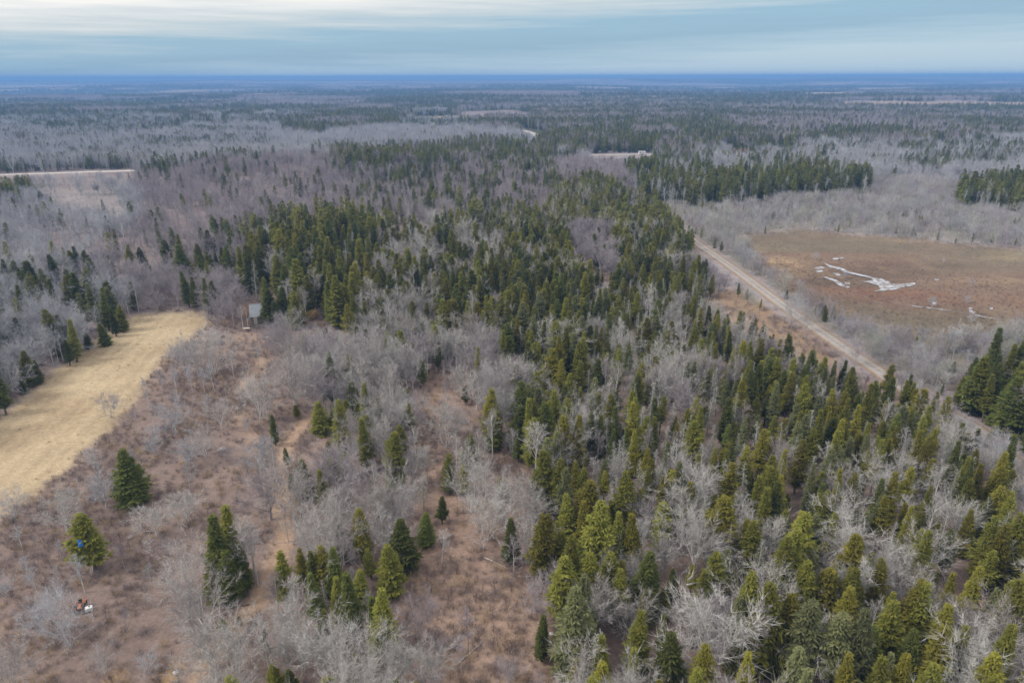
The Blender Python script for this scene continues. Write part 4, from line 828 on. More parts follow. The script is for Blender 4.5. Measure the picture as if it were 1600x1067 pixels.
# ------------------------------------------------------------------ single trees as objects, the rest as woods
def pixel_size(rows, marginx=30):
    a = np.array([[r[0], r[1], r[2]] for r in rows]); z0 = terr(a[:, 0], a[:, 1])
    x1, y1, d1 = project(a[:, 0], a[:, 1], z0); x2, y2, d2 = project(a[:, 0], a[:, 1], z0 + a[:, 2])
    vis = (d1 > 5) & (x2 > -5) & (x2 < W + 5) & (y2 < H - 25) & (y1 > 0)
    return np.where(vis, (y1 - y2), -1)
ZONE_WORDS = {'coolhill': 'on the cool grey hillside',
 'mixwood': 'in the pale bare wood', 'mixhigh': 'in the mixed evergreen wood', 'clearing': 'in the reddish clearing',
 'belt': 'in the dense evergreen belt', 'snagwood': 'in the snag-filled spruce wood', 'lowspruce': 'in the tall spruce stand',
 'roadside': 'across the gravel road', 'stand': 'in the stand behind the cabin', 'brush': 'in the brown scrub',
 'leftwood': 'in the wood along the hayfield', 'fringe': 'in the grey bog-side thicket', 'barehill': 'on the bare mauve hillside', 'hillmix': 'on the bare mauve hillside',
 'standmix': 'beside the stand behind the cabin', 'barepatch': 'in the evergreen belt gap', 'meadow': 'on the dry roadside grass', 'farside': 'in the stand beyond the bog',
 'lone': 'alone in the brown scrub', 'tarp': '', 'row': 'in the clump by the footpath', 'trail': 'near the scrub footpath', 'cabin': 'by the small grey cabin',
 'hill': 'on the bare mauve hillside', 'edge': 'on the hayfield wood edge', 'roadlone': 'alone by the gravel road', None: 'in the wood', 'slash': 'on the pale cut slope', 'bog': 'on the open bog', 'far': 'in the far woods', 'greywood': 'in the far woods'}
TINT_WORDS = {'olive': 'olive green', 'yellow': 'yellow green', 'dark': 'dark green', 'sage': 'grey green'}
BARK_WORDS = {'pale_bark': 'pale grey', 'mauve_bark': 'mauve grey', 'blue_bark': 'cool grey', 'birch_bark': 'whitish', 'lichen_bark': 'ashy grey'}
def size_word(h, small, tall):
    return 'stunted' if h < small * 0.7 else 'short' if h < small else 'middling' if h < tall else 'tall' if h < tall * 1.18 else 'towering'
def girth(wf): return 'narrow' if wf < 0.93 else 'full' if wf < 1.08 else 'wide'
ALLP = np.array([[r[0], r[1]] for r in CONS + BARES + SNAGS]); ALLR = CONS + BARES + SNAGS; NC, NB_ = len(CONS), len(BARES)
def beside(row):
    d = np.hypot(ALLP[:, 0] - row[0], ALLP[:, 1] - row[1]); d[d < 0.01] = 99; i = int(np.argmin(d)); o = ALLR[i]
    if d[i] > 4.5: return 'standing clear'
    if i < NC: return 'beside %s %s spruce' % ('an' if o[4][0] in 'aeiou' else 'a', o[4])
    if i < NC + NB_: return 'beside a %s tree' % ('whitish' if o[6] == 'birch_bark' else o[4])
    return 'beside a dead spruce'
ZONE_WORDS['nearroad'] = 'in spruce wood by the road'; ZONE_WORDS['snagdeep'] = 'in snag wood by the belt'
def zone_name(row):
    zn = zone_name0(row)
    if zn == 'snagwood':
        d = float(dist_to(np.array([row[0]]), np.array([row[1]]), ROAD_L)[0])
        return 'nearroad' if d < 22 else 'snagdeep' if d > 55 else zn
    return zn
def zone_name0(row):
    if row[7] is not None: return row[7]
    z, names = zone_of(np.array([row[0]]), np.array([row[1]])); return names[int(z[0])] if names[int(z[0])] in ZONE_WORDS else None
PARTS = {}
def place(name, row, key, acc, mt, mc, href, label, cat, group):
    if key not in PARTS: PARTS[key] = part_meshes(name, acc, mt, mc)
    x, y, h, wf = row[:4]; s = h / href
    root = bpy.data.objects.new(name, None); COL.objects.link(root); root.empty_display_size = 0.5
    root.location = (x, y, float(terr(x, y))); root.rotation_euler = (0, 0, random.uniform(0, 6.283)); root.scale = (s * wf, s * wf, s)
    tag(root, label, cat, group)
    for nm, me in (('trunk', PARTS[key][0]), ('crown', PARTS[key][1])):
        o = bpy.data.objects.new(nm, me); COL.objects.link(o); o.parent = root
    return root
def split_largest(rows, n):
    ps = pixel_size(rows); idx = np.argsort(-ps)[:n]; idx = [i for i in idx if ps[i] > 4]
    s = set(int(i) for i in idx); return [rows[i] for i in idx], [r for i, r in enumerate(rows) if i not in s]
con_one, con_rest = split_largest(CONS, 300)
bare_one, bare_rest = split_largest(BARES, 300)
snag_one, snag_rest = split_largest(SNAGS, 200)
shr_one, shr_rest = split_largest([r for r in SHRUBS if r[7] in ('brush', 'clearing')], 120)
shr_rest += [r for r in SHRUBS if r[7] not in ('brush', 'clearing')]
for r in con_one:
    zn = zone_name(r)
    lab = ' '.join((size_word(r[2], 6.5, 11), girth(r[3]), r[4], TINT_WORDS[r[6]], 'spruce', beside(r), ZONE_WORDS[zn]))
    if zn == 'lone': lab = 'broad dark green spruce standing alone in the brown scrub'
    if zn == 'tarp': lab = 'round topped pine with a blue tarp hung in it'
    place('spruce_tree', r, ('c', r[4], r[5], r[6]), CON[r[4], r[5], 2], M['conifer_bark'], M[r[6]], 10.0, lab, 'tree', 'evergreen trees ' + ZONE_WORDS[zn] if zn != 'tarp' else None)
for r in bare_one:
    zn = zone_name(r)
    lab = ' '.join((size_word(r[2], 5, 8.5), r[4], BARK_WORDS[r[6]], 'leafless tree', beside(r), ZONE_WORDS[zn]))
    place('bare_tree', r, ('b', r[4], r[5], r[6]), BARE[r[4], r[5], 2], M[r[6]], M[TWIG[r[6]]], 10.0, lab, 'tree', 'leafless trees ' + ZONE_WORDS[zn])
for r in snag_one:
    zn = zone_name(r)
    if r[6] == 'birch_bark': lab = 'whitish dead trunk standing against dark spruces in the pale wood'
    else: lab = ' '.join((size_word(r[2], 6.5, 9), girth(r[3] - 0.1), 'ashy grey dead spruce', beside(r), ZONE_WORDS[zn]))
    place('dead_spruce', r, ('s', r[5], r[6]), BARE['snag', r[5], 2], M[r[6]], M[r[6]], 10.0, lab, 'tree', 'dead spruces ' + ZONE_WORDS[zn])
SHW = {'twig_brown': 'red brown', 'twig_mauve': 'dull mauve', 'twig_tan': 'dry tan', 'blue_bark': 'cool grey'}
for r in shr_one:
    lab = ' '.join(('low' if r[2] < 0.9 else 'knee-high' if r[2] < 1.15 else 'waist-high', 'spreading' if r[3] > 1.3 else 'tight', SHW[r[6]], 'leafless shrub', beside(r), ZONE_WORDS[r[7]]))
    key = ('h', r[5], r[6])
    if key not in PARTS: PARTS[key] = part_meshes('shrub', BARE['shrub', r[5], 2], M[r[6]], M[r[6]])
    root = bpy.data.objects.new('shrub', None); COL.objects.link(root); s = r[2]; root.location = (r[0], r[1], float(terr(r[0], r[1])) - 0.03)
    root.rotation_euler = (0, 0, random.uniform(0, 6.283)); root.scale = (s * r[3], s * r[3], s); tag(root, lab, 'shrub', 'leafless shrubs ' + ZONE_WORDS[r[7]])
    for nm, me in (('stem', PARTS[key][0]), ('crown', PARTS[key][1])):
        o = bpy.data.objects.new(nm, me); COL.objects.link(o); o.parent = root

def wood(name, rows, protos, key_of, label, href=10.0):
    """one mass of trees: a cloud of points, each carrying a tree form from a small library"""
    keys = sorted(protos); coll = bpy.data.collections.new(name + '_forms')
    for i, k in enumerate(keys):
        coll.objects.link(bpy.data.objects.new('%s_form_%03d' % (name, i), protos[k]))
    idx = {k: i for i, k in enumerate(keys)}; n = len(rows)
    P = np.array([[r[0], r[1]] for r in rows]); Z = terr(P[:, 0], P[:, 1]) - 0.05
    me = bpy.data.meshes.new(name); me.vertices.add(n); me.vertices.foreach_set('co', np.column_stack([P, Z]).astype(np.float32).ravel())
    h = np.array([r[2] for r in rows]) / href; wf = np.array([r[3] for r in rows])
    def attr(nm, ty, field, val): a = me.attributes.new(nm, ty, 'POINT'); a.data.foreach_set(field, val)
    attr('form', 'INT', 'value', np.array([idx[key_of(r)] for r in rows], np.int32))
    attr('size', 'FLOAT_VECTOR', 'vector', np.column_stack([h * wf, h * wf, h]).astype(np.float32).ravel())
    attr('turn', 'FLOAT_VECTOR', 'vector', np.column_stack([rng.normal(size=n) * 0.03, rng.normal(size=n) * 0.03, rng.uniform(0, 6.283, n)]).astype(np.float32).ravel())
    me.update(); o = tag(add(name, me), label, kind='stuff')
    g = bpy.data.node_groups.new(name + '_scatter', 'GeometryNodeTree')
    g.interface.new_socket('Geometry', in_out='INPUT', socket_type='NodeSocketGeometry'); g.interface.new_socket('Geometry', in_out='OUTPUT', socket_type='NodeSocketGeometry')
    gi = N(g, 'NodeGroupInput'); go = N(g, 'NodeGroupOutput'); ci = N(g, 'GeometryNodeCollectionInfo'); ip = N(g, 'GeometryNodeInstanceOnPoints')
    ci.inputs['Collection'].default_value = coll; ci.inputs['Separate Children'].default_value = True; ci.inputs['Reset Children'].default_value = True
    def na_(nm, ty): q = N(g, 'GeometryNodeInputNamedAttribute', data_type=ty); q.inputs['Name'].default_value = nm; return q.outputs['Attribute']
    L = g.links.new
    L(gi.outputs[0], ip.inputs['Points']); L(ci.outputs[0], ip.inputs['Instance']); ip.inputs['Pick Instance'].default_value = True
    L(na_('form', 'INT'), ip.inputs['Instance Index']); L(na_('size', 'FLOAT_VECTOR'), ip.inputs['Scale'])
    er = N(g, 'FunctionNodeEulerToRotation'); L(na_('turn', 'FLOAT_VECTOR'), er.inputs[0]); L(er.outputs[0], ip.inputs['Rotation'])
    L(ip.outputs[0], go.inputs[0])
    md = o.modifiers.new('scatter', 'NODES'); md.node_group = g
    return o
near = lambda r: math.hypot(r[0], r[1]) < 260
def con_key(r): return (r[4], r[5], 2 if near(r) else 1, r[6])
def bare_key(r): return (r[4], r[5] if near(r) else r[5] % 2, 2 if near(r) else 1, r[6])
def lib(rows, key, acc, trunk): 
    ks = sorted(set(key(r) for r in rows)); return {k: joined('wood_form', acc(k), trunk(k), M[TWIG.get(k[-1], k[-1])]) for k in ks}
wood('evergreen_forest', con_rest, lib(con_rest, con_key, lambda k: CON[k[0], k[1], k[2]], lambda k: M['conifer_bark']), con_key, 'olive and dark green evergreens massed through the woods')
wood('bare_forest', bare_rest, lib(bare_rest, bare_key, lambda k: BARE[k[0], k[1], k[2]], lambda k: M[k[-1]]), bare_key, 'grey leafless trees massed over the hillside and woods')
if snag_rest: wood('dead_spruce_thicket', snag_rest, lib(snag_rest, bare_key, lambda k: BARE['snag', k[1], k[2]], lambda k: M[k[-1]]), bare_key, 'grey dead spruces massed among the evergreens')
def shr_key(r): return ('shrub', r[5] if near(r) else r[5] % 2, 2 if near(r) else 0, r[6])
wood('undergrowth', shr_rest, lib(shr_rest, shr_key, lambda k: BARE['shrub', k[1], k[2]], lambda k: M[k[-1]]), shr_key, 'brown and mauve leafless scrub covering the open ground', 1.0)
fk_ = lambda r: (r[4], r[5], 0, r[6])
wood('distant_evergreen_forest', FARC, lib(FARC, fk_, lambda k: CON[k[0], 0], lambda k: M['conifer_bark']), fk_, 'far evergreen woods reaching towards the blue horizon')
wood('distant_bare_forest', FARB, lib(FARB, fk_, lambda k: BARE['far', k[1], 0], lambda k: M[k[-1]]), fk_, 'far leafless woods reaching towards the blue horizon')
print('trees', len(CONS), len(BARES), len(SNAGS), len(SHRUBS), len(FARC), len(FARB))

# ------------------------------------------------------------------ built things
def lathe_wheel(rad_, width, rim):
    """tyre as a rounded ring and a dished rim, axis along x"""
    t = Acc(); prof = [(rim, -width / 2), (rad_ * 0.94, -width / 2), (rad_, -width * 0.3), (rad_, width * 0.3), (rad_ * 0.94, width / 2), (rim, width / 2)]
    n = 20; k = len(prof)
    for i in range(n):
        a = 6.2832 * i / n
        for rr, xx in prof: t.v.append((xx, rr * math.cos(a), rr * math.sin(a)))
    for i in range(n):
        for j in range(k): t.f.append((i * k + j, i * k + (j + 1) % k, ((i + 1) % n) * k + (j + 1) % k, ((i + 1) % n) * k + j))
    d = Acc(); prof = [(0.02, -width * 0.15), (rim * 0.35, -width * 0.3), (rim * 0.98, -width * 0.12), (rim * 0.98, width * 0.12), (rim * 0.35, width * 0.3), (0.02, width * 0.15)]; k = len(prof)
    for i in range(n):
        a = 6.2832 * i / n
        for rr, xx in prof: d.v.append((xx, rr * math.cos(a), rr * math.sin(a)))
    for i in range(n):
        for j in range(k - 1): d.f.append((i * k + j, i * k + j + 1, ((i + 1) % n) * k + j + 1, ((i + 1) % n) * k + j))
    return t, d
def thing(name, loc, rz, label, cat, group=None):
    o = bpy.data.objects.new(name, None); COL.objects.link(o); o.location = loc; o.rotation_euler = (0, 0, rz); o.empty_display_size = 0.5
    return tag(o, label, cat, group)
def part(name, mat, parent, fn, bevel=0.0, **kw):
    a = Acc(); fn(a); o = add(name, a.mesh(name, mat), parent, **kw)
    if bevel: b = o.modifiers.new('bevel', 'BEVEL'); b.width = bevel; b.segments = 2
    return o
M['board'] = plain('weathered_boards', (0.24, 0.22, 0.20), (0.15, 0.135, 0.12), 3.0, 0.9, 0.1, 0.2)
M['metal_roof'] = plain('grey_metal_roof', (0.26, 0.28, 0.31), (0.19, 0.21, 0.235), 1.2, 0.5, 0.4)
M['dark'+'_pane'] = plain('window_glass', (0.03, 0.035, 0.04), (0.02, 0.022, 0.025), 2.0, 0.08, 0.6)
M['white_paint'] = plain('white_paint', (0.70, 0.70, 0.69), (0.52, 0.52, 0.51), 2.5, 0.5, 0.4)
M['orange_paint'] = plain('faded_orange_paint', (0.46, 0.15, 0.075), (0.28, 0.10, 0.06), 4.0, 0.55, 0.4)
M['rubber'] = plain('black_rubber', (0.025, 0.025, 0.025), (0.04, 0.037, 0.033), 4.0, 0.9, 0.2)
M['steel'] = plain('grey_steel', (0.28, 0.27, 0.26), (0.18, 0.16, 0.15), 4.0, 0.6, 0.4)
M['blue_tarp'] = plain('blue_tarp', (0.03, 0.16, 0.52), (0.02, 0.11, 0.38), 3.0, 0.45, 0.4)
M['pale_wood'] = plain('pale_wood', (0.58, 0.52, 0.45), (0.44, 0.38, 0.31), 5.0, 0.85, 0.15)
M['rock'] = plain('pale_granite', (0.60, 0.58, 0.55), (0.42, 0.40, 0.38), 3.0, 0.9, 0.15, 0.4)

def hut(fx, fy, rz, w, d, wall, ridge, label, name, chimney):
    x, y, z = ground_at(fx, fy); t = thing(name, (x, y, z - 0.05), rz, label, 'building'); hw, hd = w / 2, d / 2
    def walls(a):
        i = len(a.v); a.v += [(-hw, -hd, 0), (hw, -hd, 0), (hw, hd, 0), (-hw, hd, 0), (-hw, -hd, wall), (hw, -hd, wall), (hw, hd, wall), (-hw, hd, wall), (-hw, 0, ridge), (hw, 0, ridge)]
        a.f += [(0, 1, 5, 4), (2, 3, 7, 6), (1, 2, 6, 9, 5), (3, 0, 4, 8, 7)]
        for k in range(int(w / 0.22)): xx = -hw + 0.1 + k * 0.22; a.box((xx, -hd - 0.025, 0), (xx + 0.05, -hd - 0.002, wall - 0.02))
    part('wall', M['board'], t, walls)
    sl = math.atan2(ridge - wall, hd); ov = 0.35
    for sg in (-1, 1):
        def roof(a):
            L = math.hypot(hd, ridge - wall) + ov; n = 12
            for k in range(n):
                x0 = -hw - 0.25 + (w + 0.5) * k / n; x1 = -hw - 0.25 + (w + 0.5) * (k + 1) / n
                a.box((x0, -L, 0.0), (x1, 0, 0.03)); a.box((x0 + 0.02, -L, 0.03), (x0 + 0.07, 0, 0.07))
        o = part('roof', M['metal_roof'], t, roof); o.location = (0, 0, ridge + 0.03); o.rotation_euler = (sl if sg < 0 else sl, 0, 0 if sg < 0 else math.pi)
        o.rotation_mode = 'ZYX' if False else 'XYZ'
    part('ridge_cap', M['metal_roof'], t, lambda a: a.tube([(-hw - 0.27, 0, ridge + 0.06), (hw + 0.27, 0, ridge + 0.06)], [0.10, 0.10], 6))
    dr = part('door', M['pale_wood'], t, lambda a: a.box((-hw * 0.75, -hd - 0.06, 0.05), (-hw * 0.75 + 0.85, -hd - 0.03, 2.0)))
    part('handle', M['steel'], dr, lambda a: a.box((-hw * 0.75 + 0.70, -hd - 0.11, 1.0), (-hw * 0.75 + 0.76, -hd - 0.065, 1.12)))
    wn = part('window', M['pale_wood'], t, lambda a: [a.box((0.3, -hd - 0.07, 0.95), (1.5, -hd - 0.03, 1.03)), a.box((0.3, -hd - 0.07, 1.82), (1.5, -hd - 0.03, 1.9)), a.box((0.3, -hd - 0.07, 1.03), (0.38, -hd - 0.03, 1.82)), a.box((1.42, -hd - 0.07, 1.03), (1.5, -hd - 0.03, 1.82))])
    part('pane', M['dark_pane'], wn, lambda a: a.box((0.38, -hd - 0.045, 1.03), (1.42, -hd - 0.03, 1.82)))
    if chimney: part('chimney', M['steel'], t, lambda a: (a.tube([(hw * 0.4, 0.7, wall), (hw * 0.4, 0.7, ridge + 0.8)], [0.11, 0.11], 8), a.tube([(hw * 0.4, 0.7, ridge + 0.8), (hw * 0.4, 0.7, ridge + 0.95)], [0.2, 0.03], 8)))
    return t
hut(413, 501, math.radians(14), 6.0, 5.0, 2.3, 4.7, 'small weathered cabin with grey metal roof beside dark spruces', 'cabin', True)
hut(774, 514, math.radians(-18), 4.6, 3.4, 2.0, 3.2, 'low shed with pale grey metal roof among bare trees', 'shed', False)

# old orange tractor and a white tank in the scrub
x, y, z = ground_at(127, 951); t = thing('tractor', (x, y, z), math.radians(205), 'small old orange tractor parked in the brown scrub', 'tractor'); t.scale = (0.8, 0.8, 0.8)
part('hood', M['orange_paint'], t, lambda a: a.box((-0.26, 0.10, 0.62), (0.26, 1.25, 1.12)), 0.06)
part('chassis', M['steel'], t, lambda a: (a.box((-0.18, -0.55, 0.42), (0.18, 1.20, 0.62)), a.tube([(-0.62, 1.0, 0.30), (0.62, 1.0, 0.30)], [0.05, 0.05], 6), a.tube([(-0.7, -0.35, 0.52), (0.7, -0.35, 0.52)], [0.07, 0.07], 6)))
part('grille', M['rubber'], t, lambda a: a.box((-0.20, 1.252, 0.68), (0.20, 1.27, 1.05)))
st_ = part('seat', M['rubber'], t, lambda a: (a.box((-0.22, -0.72, 0.86), (0.22, -0.28, 0.94)), a.box((-0.22, -0.78, 0.94), (0.22, -0.70, 1.28))), 0.03)
part('steering_wheel', M['rubber'], t, lambda a: (a.tube([(0.19 * math.cos(q * 0.5236), -0.02 + 0.12 * math.sin(q * 0.5236), 1.26 + 0.14 * math.sin(q * 0.5236)) for q in range(13)], [0.02] * 13, 5), a.tube([(0, 0.14, 1.05), (0, -0.02, 1.26)], [0.02, 0.02], 5)))
part('exhaust', M['steel'], t, lambda a: a.tube([(0.15, 0.8, 1.1), (0.15, 0.8, 1.65)], [0.03, 0.03], 6))
for sx in (-1, 1):
    part('fender', M['orange_paint'], t, lambda a: [a.box((min(sx * 0.42, sx * 0.80), -0.35 + 0.62 * math.sin(q) - 0.10, 0.52 + 0.62 * math.cos(q) - 0.02), (max(sx * 0.42, sx * 0.80), -0.35 + 0.62 * math.sin(q) + 0.10, 0.52 + 0.62 * math.cos(q) + 0.03)) for q in (-0.9, -0.6, -0.3, 0.0, 0.3, 0.6)])
    for yy, rr, ww, rm in ((-0.35, 0.52, 0.28, 0.30), (1.0, 0.30, 0.16, 0.17)):
        wt, wr = lathe_wheel(rr, ww, rm)
        o = add('wheel', wt.mesh('tyre', M['rubber'], True), t, (sx * 0.66, yy, rr)); add('rim', wr.mesh('rim', M['orange_paint'], True), o)
x, y, z = ground_at(140, 954); t = thing('water_tank', (x, y, z), 0.5, 'white plastic tank lying next to the orange tractor', 'tank'); t.scale = (0.75, 0.75, 0.75)
part('body', M['white_paint'], t, lambda a: a.box((-0.55, -0.40, 0.12), (0.55, 0.40, 0.82)), 0.14)
part('cap', M['rubber'], t, lambda a: a.tube([(0.1, 0, 0.80), (0.1, 0, 0.90)], [0.12, 0.11], 10))
part('skid', M['board'], t, lambda a: (a.box((-0.6, -0.36, 0), (0.6, -0.24, 0.12)), a.box((-0.6, 0.24, 0), (0.6, 0.36, 0.12))))

# blue tarp in the pine, ladder leaning beneath it
x, y, z = ground_at(149, 889)
ztarp = height_to(x, y - 0.9, z, 838)
v = []; f = []
for i in range(9):
    for j in range(9):
        u, w = i / 8 - 0.5, j / 8; sag = 0.06 * math.sin(9 * u) * w + 0.05 * math.sin(5 * w + 4 * u)
        v.append((u * (0.75 + 0.35 * w), -0.25 - 0.35 * (1 - (2 * u) ** 2) * (0.4 + w * 0.6) + sag, -w * 1.25 + 0.10 * math.cos(6.28 * u)))
for i in range(8):
    for j in range(8): a0 = i * 9 + j; f.append((a0, a0 + 1, a0 + 10, a0 + 9))
me = mesh_from('tarp', v, f, M['blue_tarp'], None, True)
tp = tag(add('tarp', me, None, (x + 0.15, y - 1.35, z + ztarp)), 'blue tarp hung in the round topped pine', 'tarp'); tp.scale = (0.75, 0.75, 0.75)
so = tp.modifiers.new('thickness', 'SOLIDIFY'); so.thickness = 0.01
lx, ly, lz = ground_at(142, 902)
t = thing('ladder', (lx, ly, lz), math.radians(-30), 'pale ladder leaning against the pine with the tarp', 'ladder')
top = np.array((0.0, 1.0, 3.4))
for sx in (-0.22, 0.22): part('rail', M['pale_wood'], t, lambda a: a.tube([(sx, 0, 0), (sx, top[1], top[2])], [0.05, 0.05], 5))
for k in range(1, 11): part('rung', M['pale_wood'], t, lambda a: a.tube([(-0.22, top[1] * k / 11, top[2] * k / 11), (0.22, top[1] * k / 11, top[2] * k / 11)], [0.03, 0.03], 5))

x, y, z = ground_at(386, 517); t = thing('table', (x, y, z), 0.1, 'pale wooden table on the scrub before the cabin', 'table')
part('table_top', M['pale_wood'], t, lambda a: a.box((-0.8, -0.4, 0.70), (0.8, 0.4, 0.78)))
for sx in (-0.65, 0.65):
    for sy in (-0.3, 0.3): part('leg', M['pale_wood'], t, lambda a: a.box((sx - 0.04, sy - 0.04, 0), (sx + 0.04, sy + 0.04, 0.70)))
x, y, z = ground_at(402, 508); t = thing('plank_pile', (x, y, z), 0.15, 'loose pile of grey planks in front of the cabin', 'planks')
for k in range(9):
    o = part('plank', M['board' if k % 3 else 'pale_wood'], t, lambda a: a.box((-1.6, -0.11, 0), (1.6, 0.11, 0.05)))
    o.location = (random.uniform(-0.8, 0.8), -0.9 + 0.42 * (k % 5), 0.01 + 0.055 * (k // 5) + 0.002 * k); o.rotation_euler = (0, 0, random.uniform(-0.25, 0.25))

def boulder(fx, fy, s, label, group=None):
    x, y, z = ground_at(fx, fy); r = np.random.default_rng(int(fx * 7 + fy)); a = Acc(); n, m = 9, 6
    dirs = [(math.sin(math.pi * j / m) * math.cos(6.2832 * i / n), math.sin(math.pi * j / m) * math.sin(6.2832 * i / n), math.cos(math.pi * j / m)) for j in range(m + 1) for i in range(n)]
    cuts = [(q / np.linalg.norm(q), r.uniform(0.62, 0.9)) for q in r.normal(size=(9, 3))]
    for d in dirs:
        d = np.array(d); k = 1.0
        for q, c in cuts:
            if d @ q > 1e-3: k = min(k, c / (d @ q))
        a.v.append(d * k * s * np.array((1.25, 0.9, 0.75)) + np.array((0, 0, 0.3 * s)))
    for j in range(m):
        for i in range(n): a.f.append((j * n + i, j * n + (i + 1) % n, (j + 1) * n + (i + 1) % n, (j + 1) * n + i))
    tag(add('boulder', a.mesh('boulder', M['rock']), None, (x, y, z)), label, 'rock', group)
for fx, fy, s, lab in ((345, 704, 0.55, 'long pale boulder in the scrub beside the footpath'), (350, 702, 0.4, 'small pale boulder touching the long boulder by the footpath'), (275, 1051, 0.32, 'white rock on the orange sand patch'),
        (1182, 986, 0.7, 'pale boulder under the bare clump in the spruce stand'), (1196, 994, 0.55, 'second pale boulder of the pair in the spruce stand'), (862, 991, 0.35, 'white rock beside the slim dark spruce at the clearing'), (876, 1008, 0.3, 'white rock under the big spruce at the clearing edge'),
        (418, 528, 0.6, 'whitish rock at the path below the cabin'), (432, 522, 0.9, 'pale flat boulder under shrubs below the cabin'), (518, 473, 0.8, 'pale boulder under the dense stand near the cabin')):
    boulder(fx, fy, s, lab)
def log(fx, fy, L, rz, mat, label):
    x, y, z = ground_at(fx, fy); a = Acc(); n = 6
    pts = [(L * (k / n - 0.5), 0.05 * math.sin(3 * k / n * 2), 0.08 + 0.03 * k / n) for k in range(n + 1)]; a.tube(pts, [0.08 - 0.045 * k / n for k in range(n + 1)], 7)
    t = thing('fallen_log', (x, y, z), rz, label, 'log'); add('trunk', a.mesh('trunk', M[mat], True), t)
    b = Acc()
    for k in range(5): p = np.array(pts[2 + k % 4]); b.tube([p, p + np.array((random.uniform(0.1, 0.5), random.uniform(-0.6, 0.6), random.uniform(0.2, 0.7)))], [0.03, 0.012], 4)
    add('branch_stub', b.mesh('branch_stub', M[mat]), t)['kind'] = 'stuff'
log(735, 1020, 4.5, 0.9, 'birch_bark', 'whitish fallen trunk lying in the reddish clearing'); log(245, 692, 3.2, 0.2, 'lichen_bark', 'dark weathered log lying in the scrub near the hayfield')
log(775, 880, 4.0, -0.6, 'birch_bark', 'pale leaning fallen pole among clearing shrubs'); log(372, 948, 3.0, 0.3, 'conifer_bark', 'brown fallen log beside the footpath clump'); log(785, 715, 3.6, 0.7, 'birch_bark', 'whitish fallen pole at the evergreen belt edge')

def leafy(fx, fy, h, mat, label):
    """a young beech still holding last year's dry leaves"""
    x, y, z = ground_at(fx, fy); r = np.random.default_rng(int(fx)); c = Acc(); tr = Acc()
    for k in range(6):
        a_ = r.uniform(0, 6.28); q = np.array((math.cos(a_) * h * 0.35, math.sin(a_) * h * 0.35, h * r.uniform(0.7, 1.0))); tr.tube([(0, 0, 0), q * 0.5 + (0, 0, 0.1 * h), q], [0.04, 0.025, 0.01], 4)
        for _ in range(110):
            p = q * r.uniform(0.3, 1.0) + r.normal(size=3) * h * 0.13; p[2] = abs(p[2]); d = r.normal(size=3) * 0.09 * 1.4
            c.blade(p, p + d * 1.6, 0.12, r)
    t = thing('beech_sapling', (x, y, z), 0, label, 'sapling'); add('trunk', tr.mesh('trunk', M['pale_bark']), t); add('crown', c.mesh('crown', mat), t)
leafy(390, 493, 3.4, M['rust_leaf'], 'rusty leaved beech sapling beside the grey cabin'); leafy(386, 496, 2.4, M['rust_leaf'], 'low rusty sapling touching the taller one by the cabin')
leafy(487, 500, 2.8, M['straw_leaf'], 'straw leaved sapling beside the spruces near the cabin'); leafy(497, 497, 2.2, M['straw_leaf'], 'small straw leaved sapling on the bare bank behind the cabin')
leafy(540, 560, 2.2, M['straw_leaf'], 'straw leaved sapling at the bend of the footpath')

# trailer on the distant road, houses beyond
x, y, z = ground_at(1003, 242); t = thing('trailer', (x, y, z + 0.1), 0.05, 'white box trailer standing on the distant road', 'trailer'); t.scale = (0.7, 0.8, 0.8)
part('body', M['white_paint'], t, lambda a: a.box((-4.0, -1.25, 0.75), (4.0, 1.25, 3.4)), 0.08)
part('window', M['dark_pane'], t, lambda a: a.box((-2.6, -1.275, 1.8), (-1.2, -1.255, 2.6))); part('door', M['steel'], t, lambda a: a.box((0.6, -1.275, 0.8), (1.5, -1.255, 2.9)))
part('drawbar', M['steel'], t, lambda a: (a.tube([(4.0, -0.6, 0.7), (5.4, 0, 0.6)], [0.06, 0.06], 5), a.tube([(4.0, 0.6, 0.7), (5.4, 0, 0.6)], [0.06, 0.06], 5)))
for sx in (-0.5, 0.5):
    for sy in (-1.15, 1.15):
        wt, wr = lathe_wheel(0.42, 0.22, 0.24); o = add('wheel', wt.mesh('tyre', M['rubber'], True), t, (sx * 1.0, sy, 0.42), (0, 0, math.pi / 2)); add('rim', wr.mesh('rim', M['steel'], True), o)
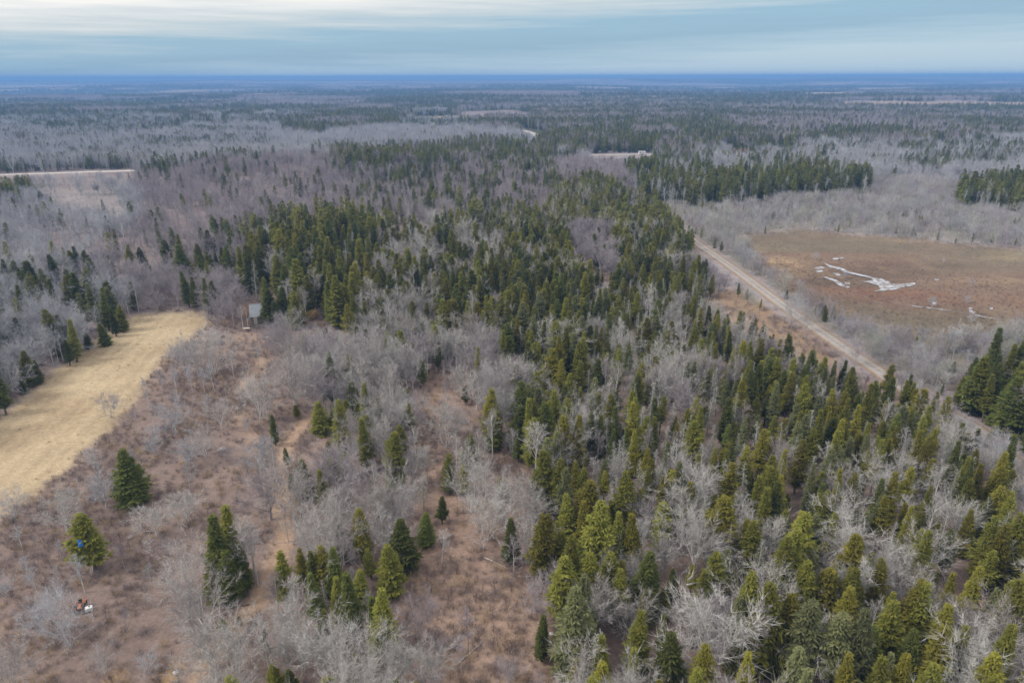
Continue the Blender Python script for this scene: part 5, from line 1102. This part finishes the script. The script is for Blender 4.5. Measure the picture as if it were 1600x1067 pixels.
def house(x, y, rz, label):
    z = float(terr(x, y)); t = thing('house', (x, y, z - 0.1), rz, label, 'house', None)
    def walls(a):
        a.v += [(-6, -4, 0), (6, -4, 0), (6, 4, 0), (-6, 4, 0), (-6, -4, 5.4), (6, -4, 5.4), (6, 4, 5.4), (-6, 4, 5.4), (-6, 0, 9), (6, 0, 9)]; a.f += [(0, 1, 5, 4), (2, 3, 7, 6), (1, 2, 6, 9, 5), (3, 0, 4, 8, 7)]
    part('wall', M['white_paint'], t, walls)
    rf = part('roof', M['board'], t, lambda a: (a.v.extend([(-6.4, -4.5, 5.1), (6.4, -4.5, 5.1), (6.4, 0, 9.1), (-6.4, 0, 9.1), (6.4, 4.5, 5.1), (-6.4, 4.5, 5.1)]), a.f.extend([(0, 1, 2, 3), (2, 4, 5, 3)])))
    part('chimney', M['rock'], rf, lambda a: a.box((1.6, -0.5, 8.2), (2.4, 0.3, 10.4)))
    part('door', M['board'], t, lambda a: a.box((-0.6, -4.06, 0.1), (0.6, -4.01, 2.3)))
    for wx in (-4.3, -2.3, 1.6, 3.6):
        for wz in (0.9, 3.3): w_ = part('window', M['dark_pane'], t, lambda a: a.box((wx, -4.05, wz), (wx + 1.0, -4.01, wz + 1.5)))
    return t
house(HOUSES[0][0], HOUSES[0][1], 0.3, 'tiny white house in the far woods, alone among bare trees')

# ------------------------------------------------------------------ haze
hz = bpy.data.materials.new('haze_air'); hz.use_nodes = True; t = hz.node_tree; t.nodes.clear()
pv = N(t, 'ShaderNodeVolumePrincipled'); pv.inputs['Color'].default_value = (0.21, 0.44, 0.86, 1); pv.inputs['Density'].default_value = HAZE_DENSITY
pv.inputs['Anisotropy'].default_value = 0.0
ho = N(t, 'ShaderNodeOutputMaterial'); t.links.new(pv.outputs[0], ho.inputs['Volume'])
a = Acc(); zlow = float(GZ.min()) - 2.0
a.box((-34000, -34000, zlow), (34000, 34000, 74.0))
me = a.mesh('haze', hz); tag(add('haze', me), 'thin blue haze in the air over the woods', kind='stuff')
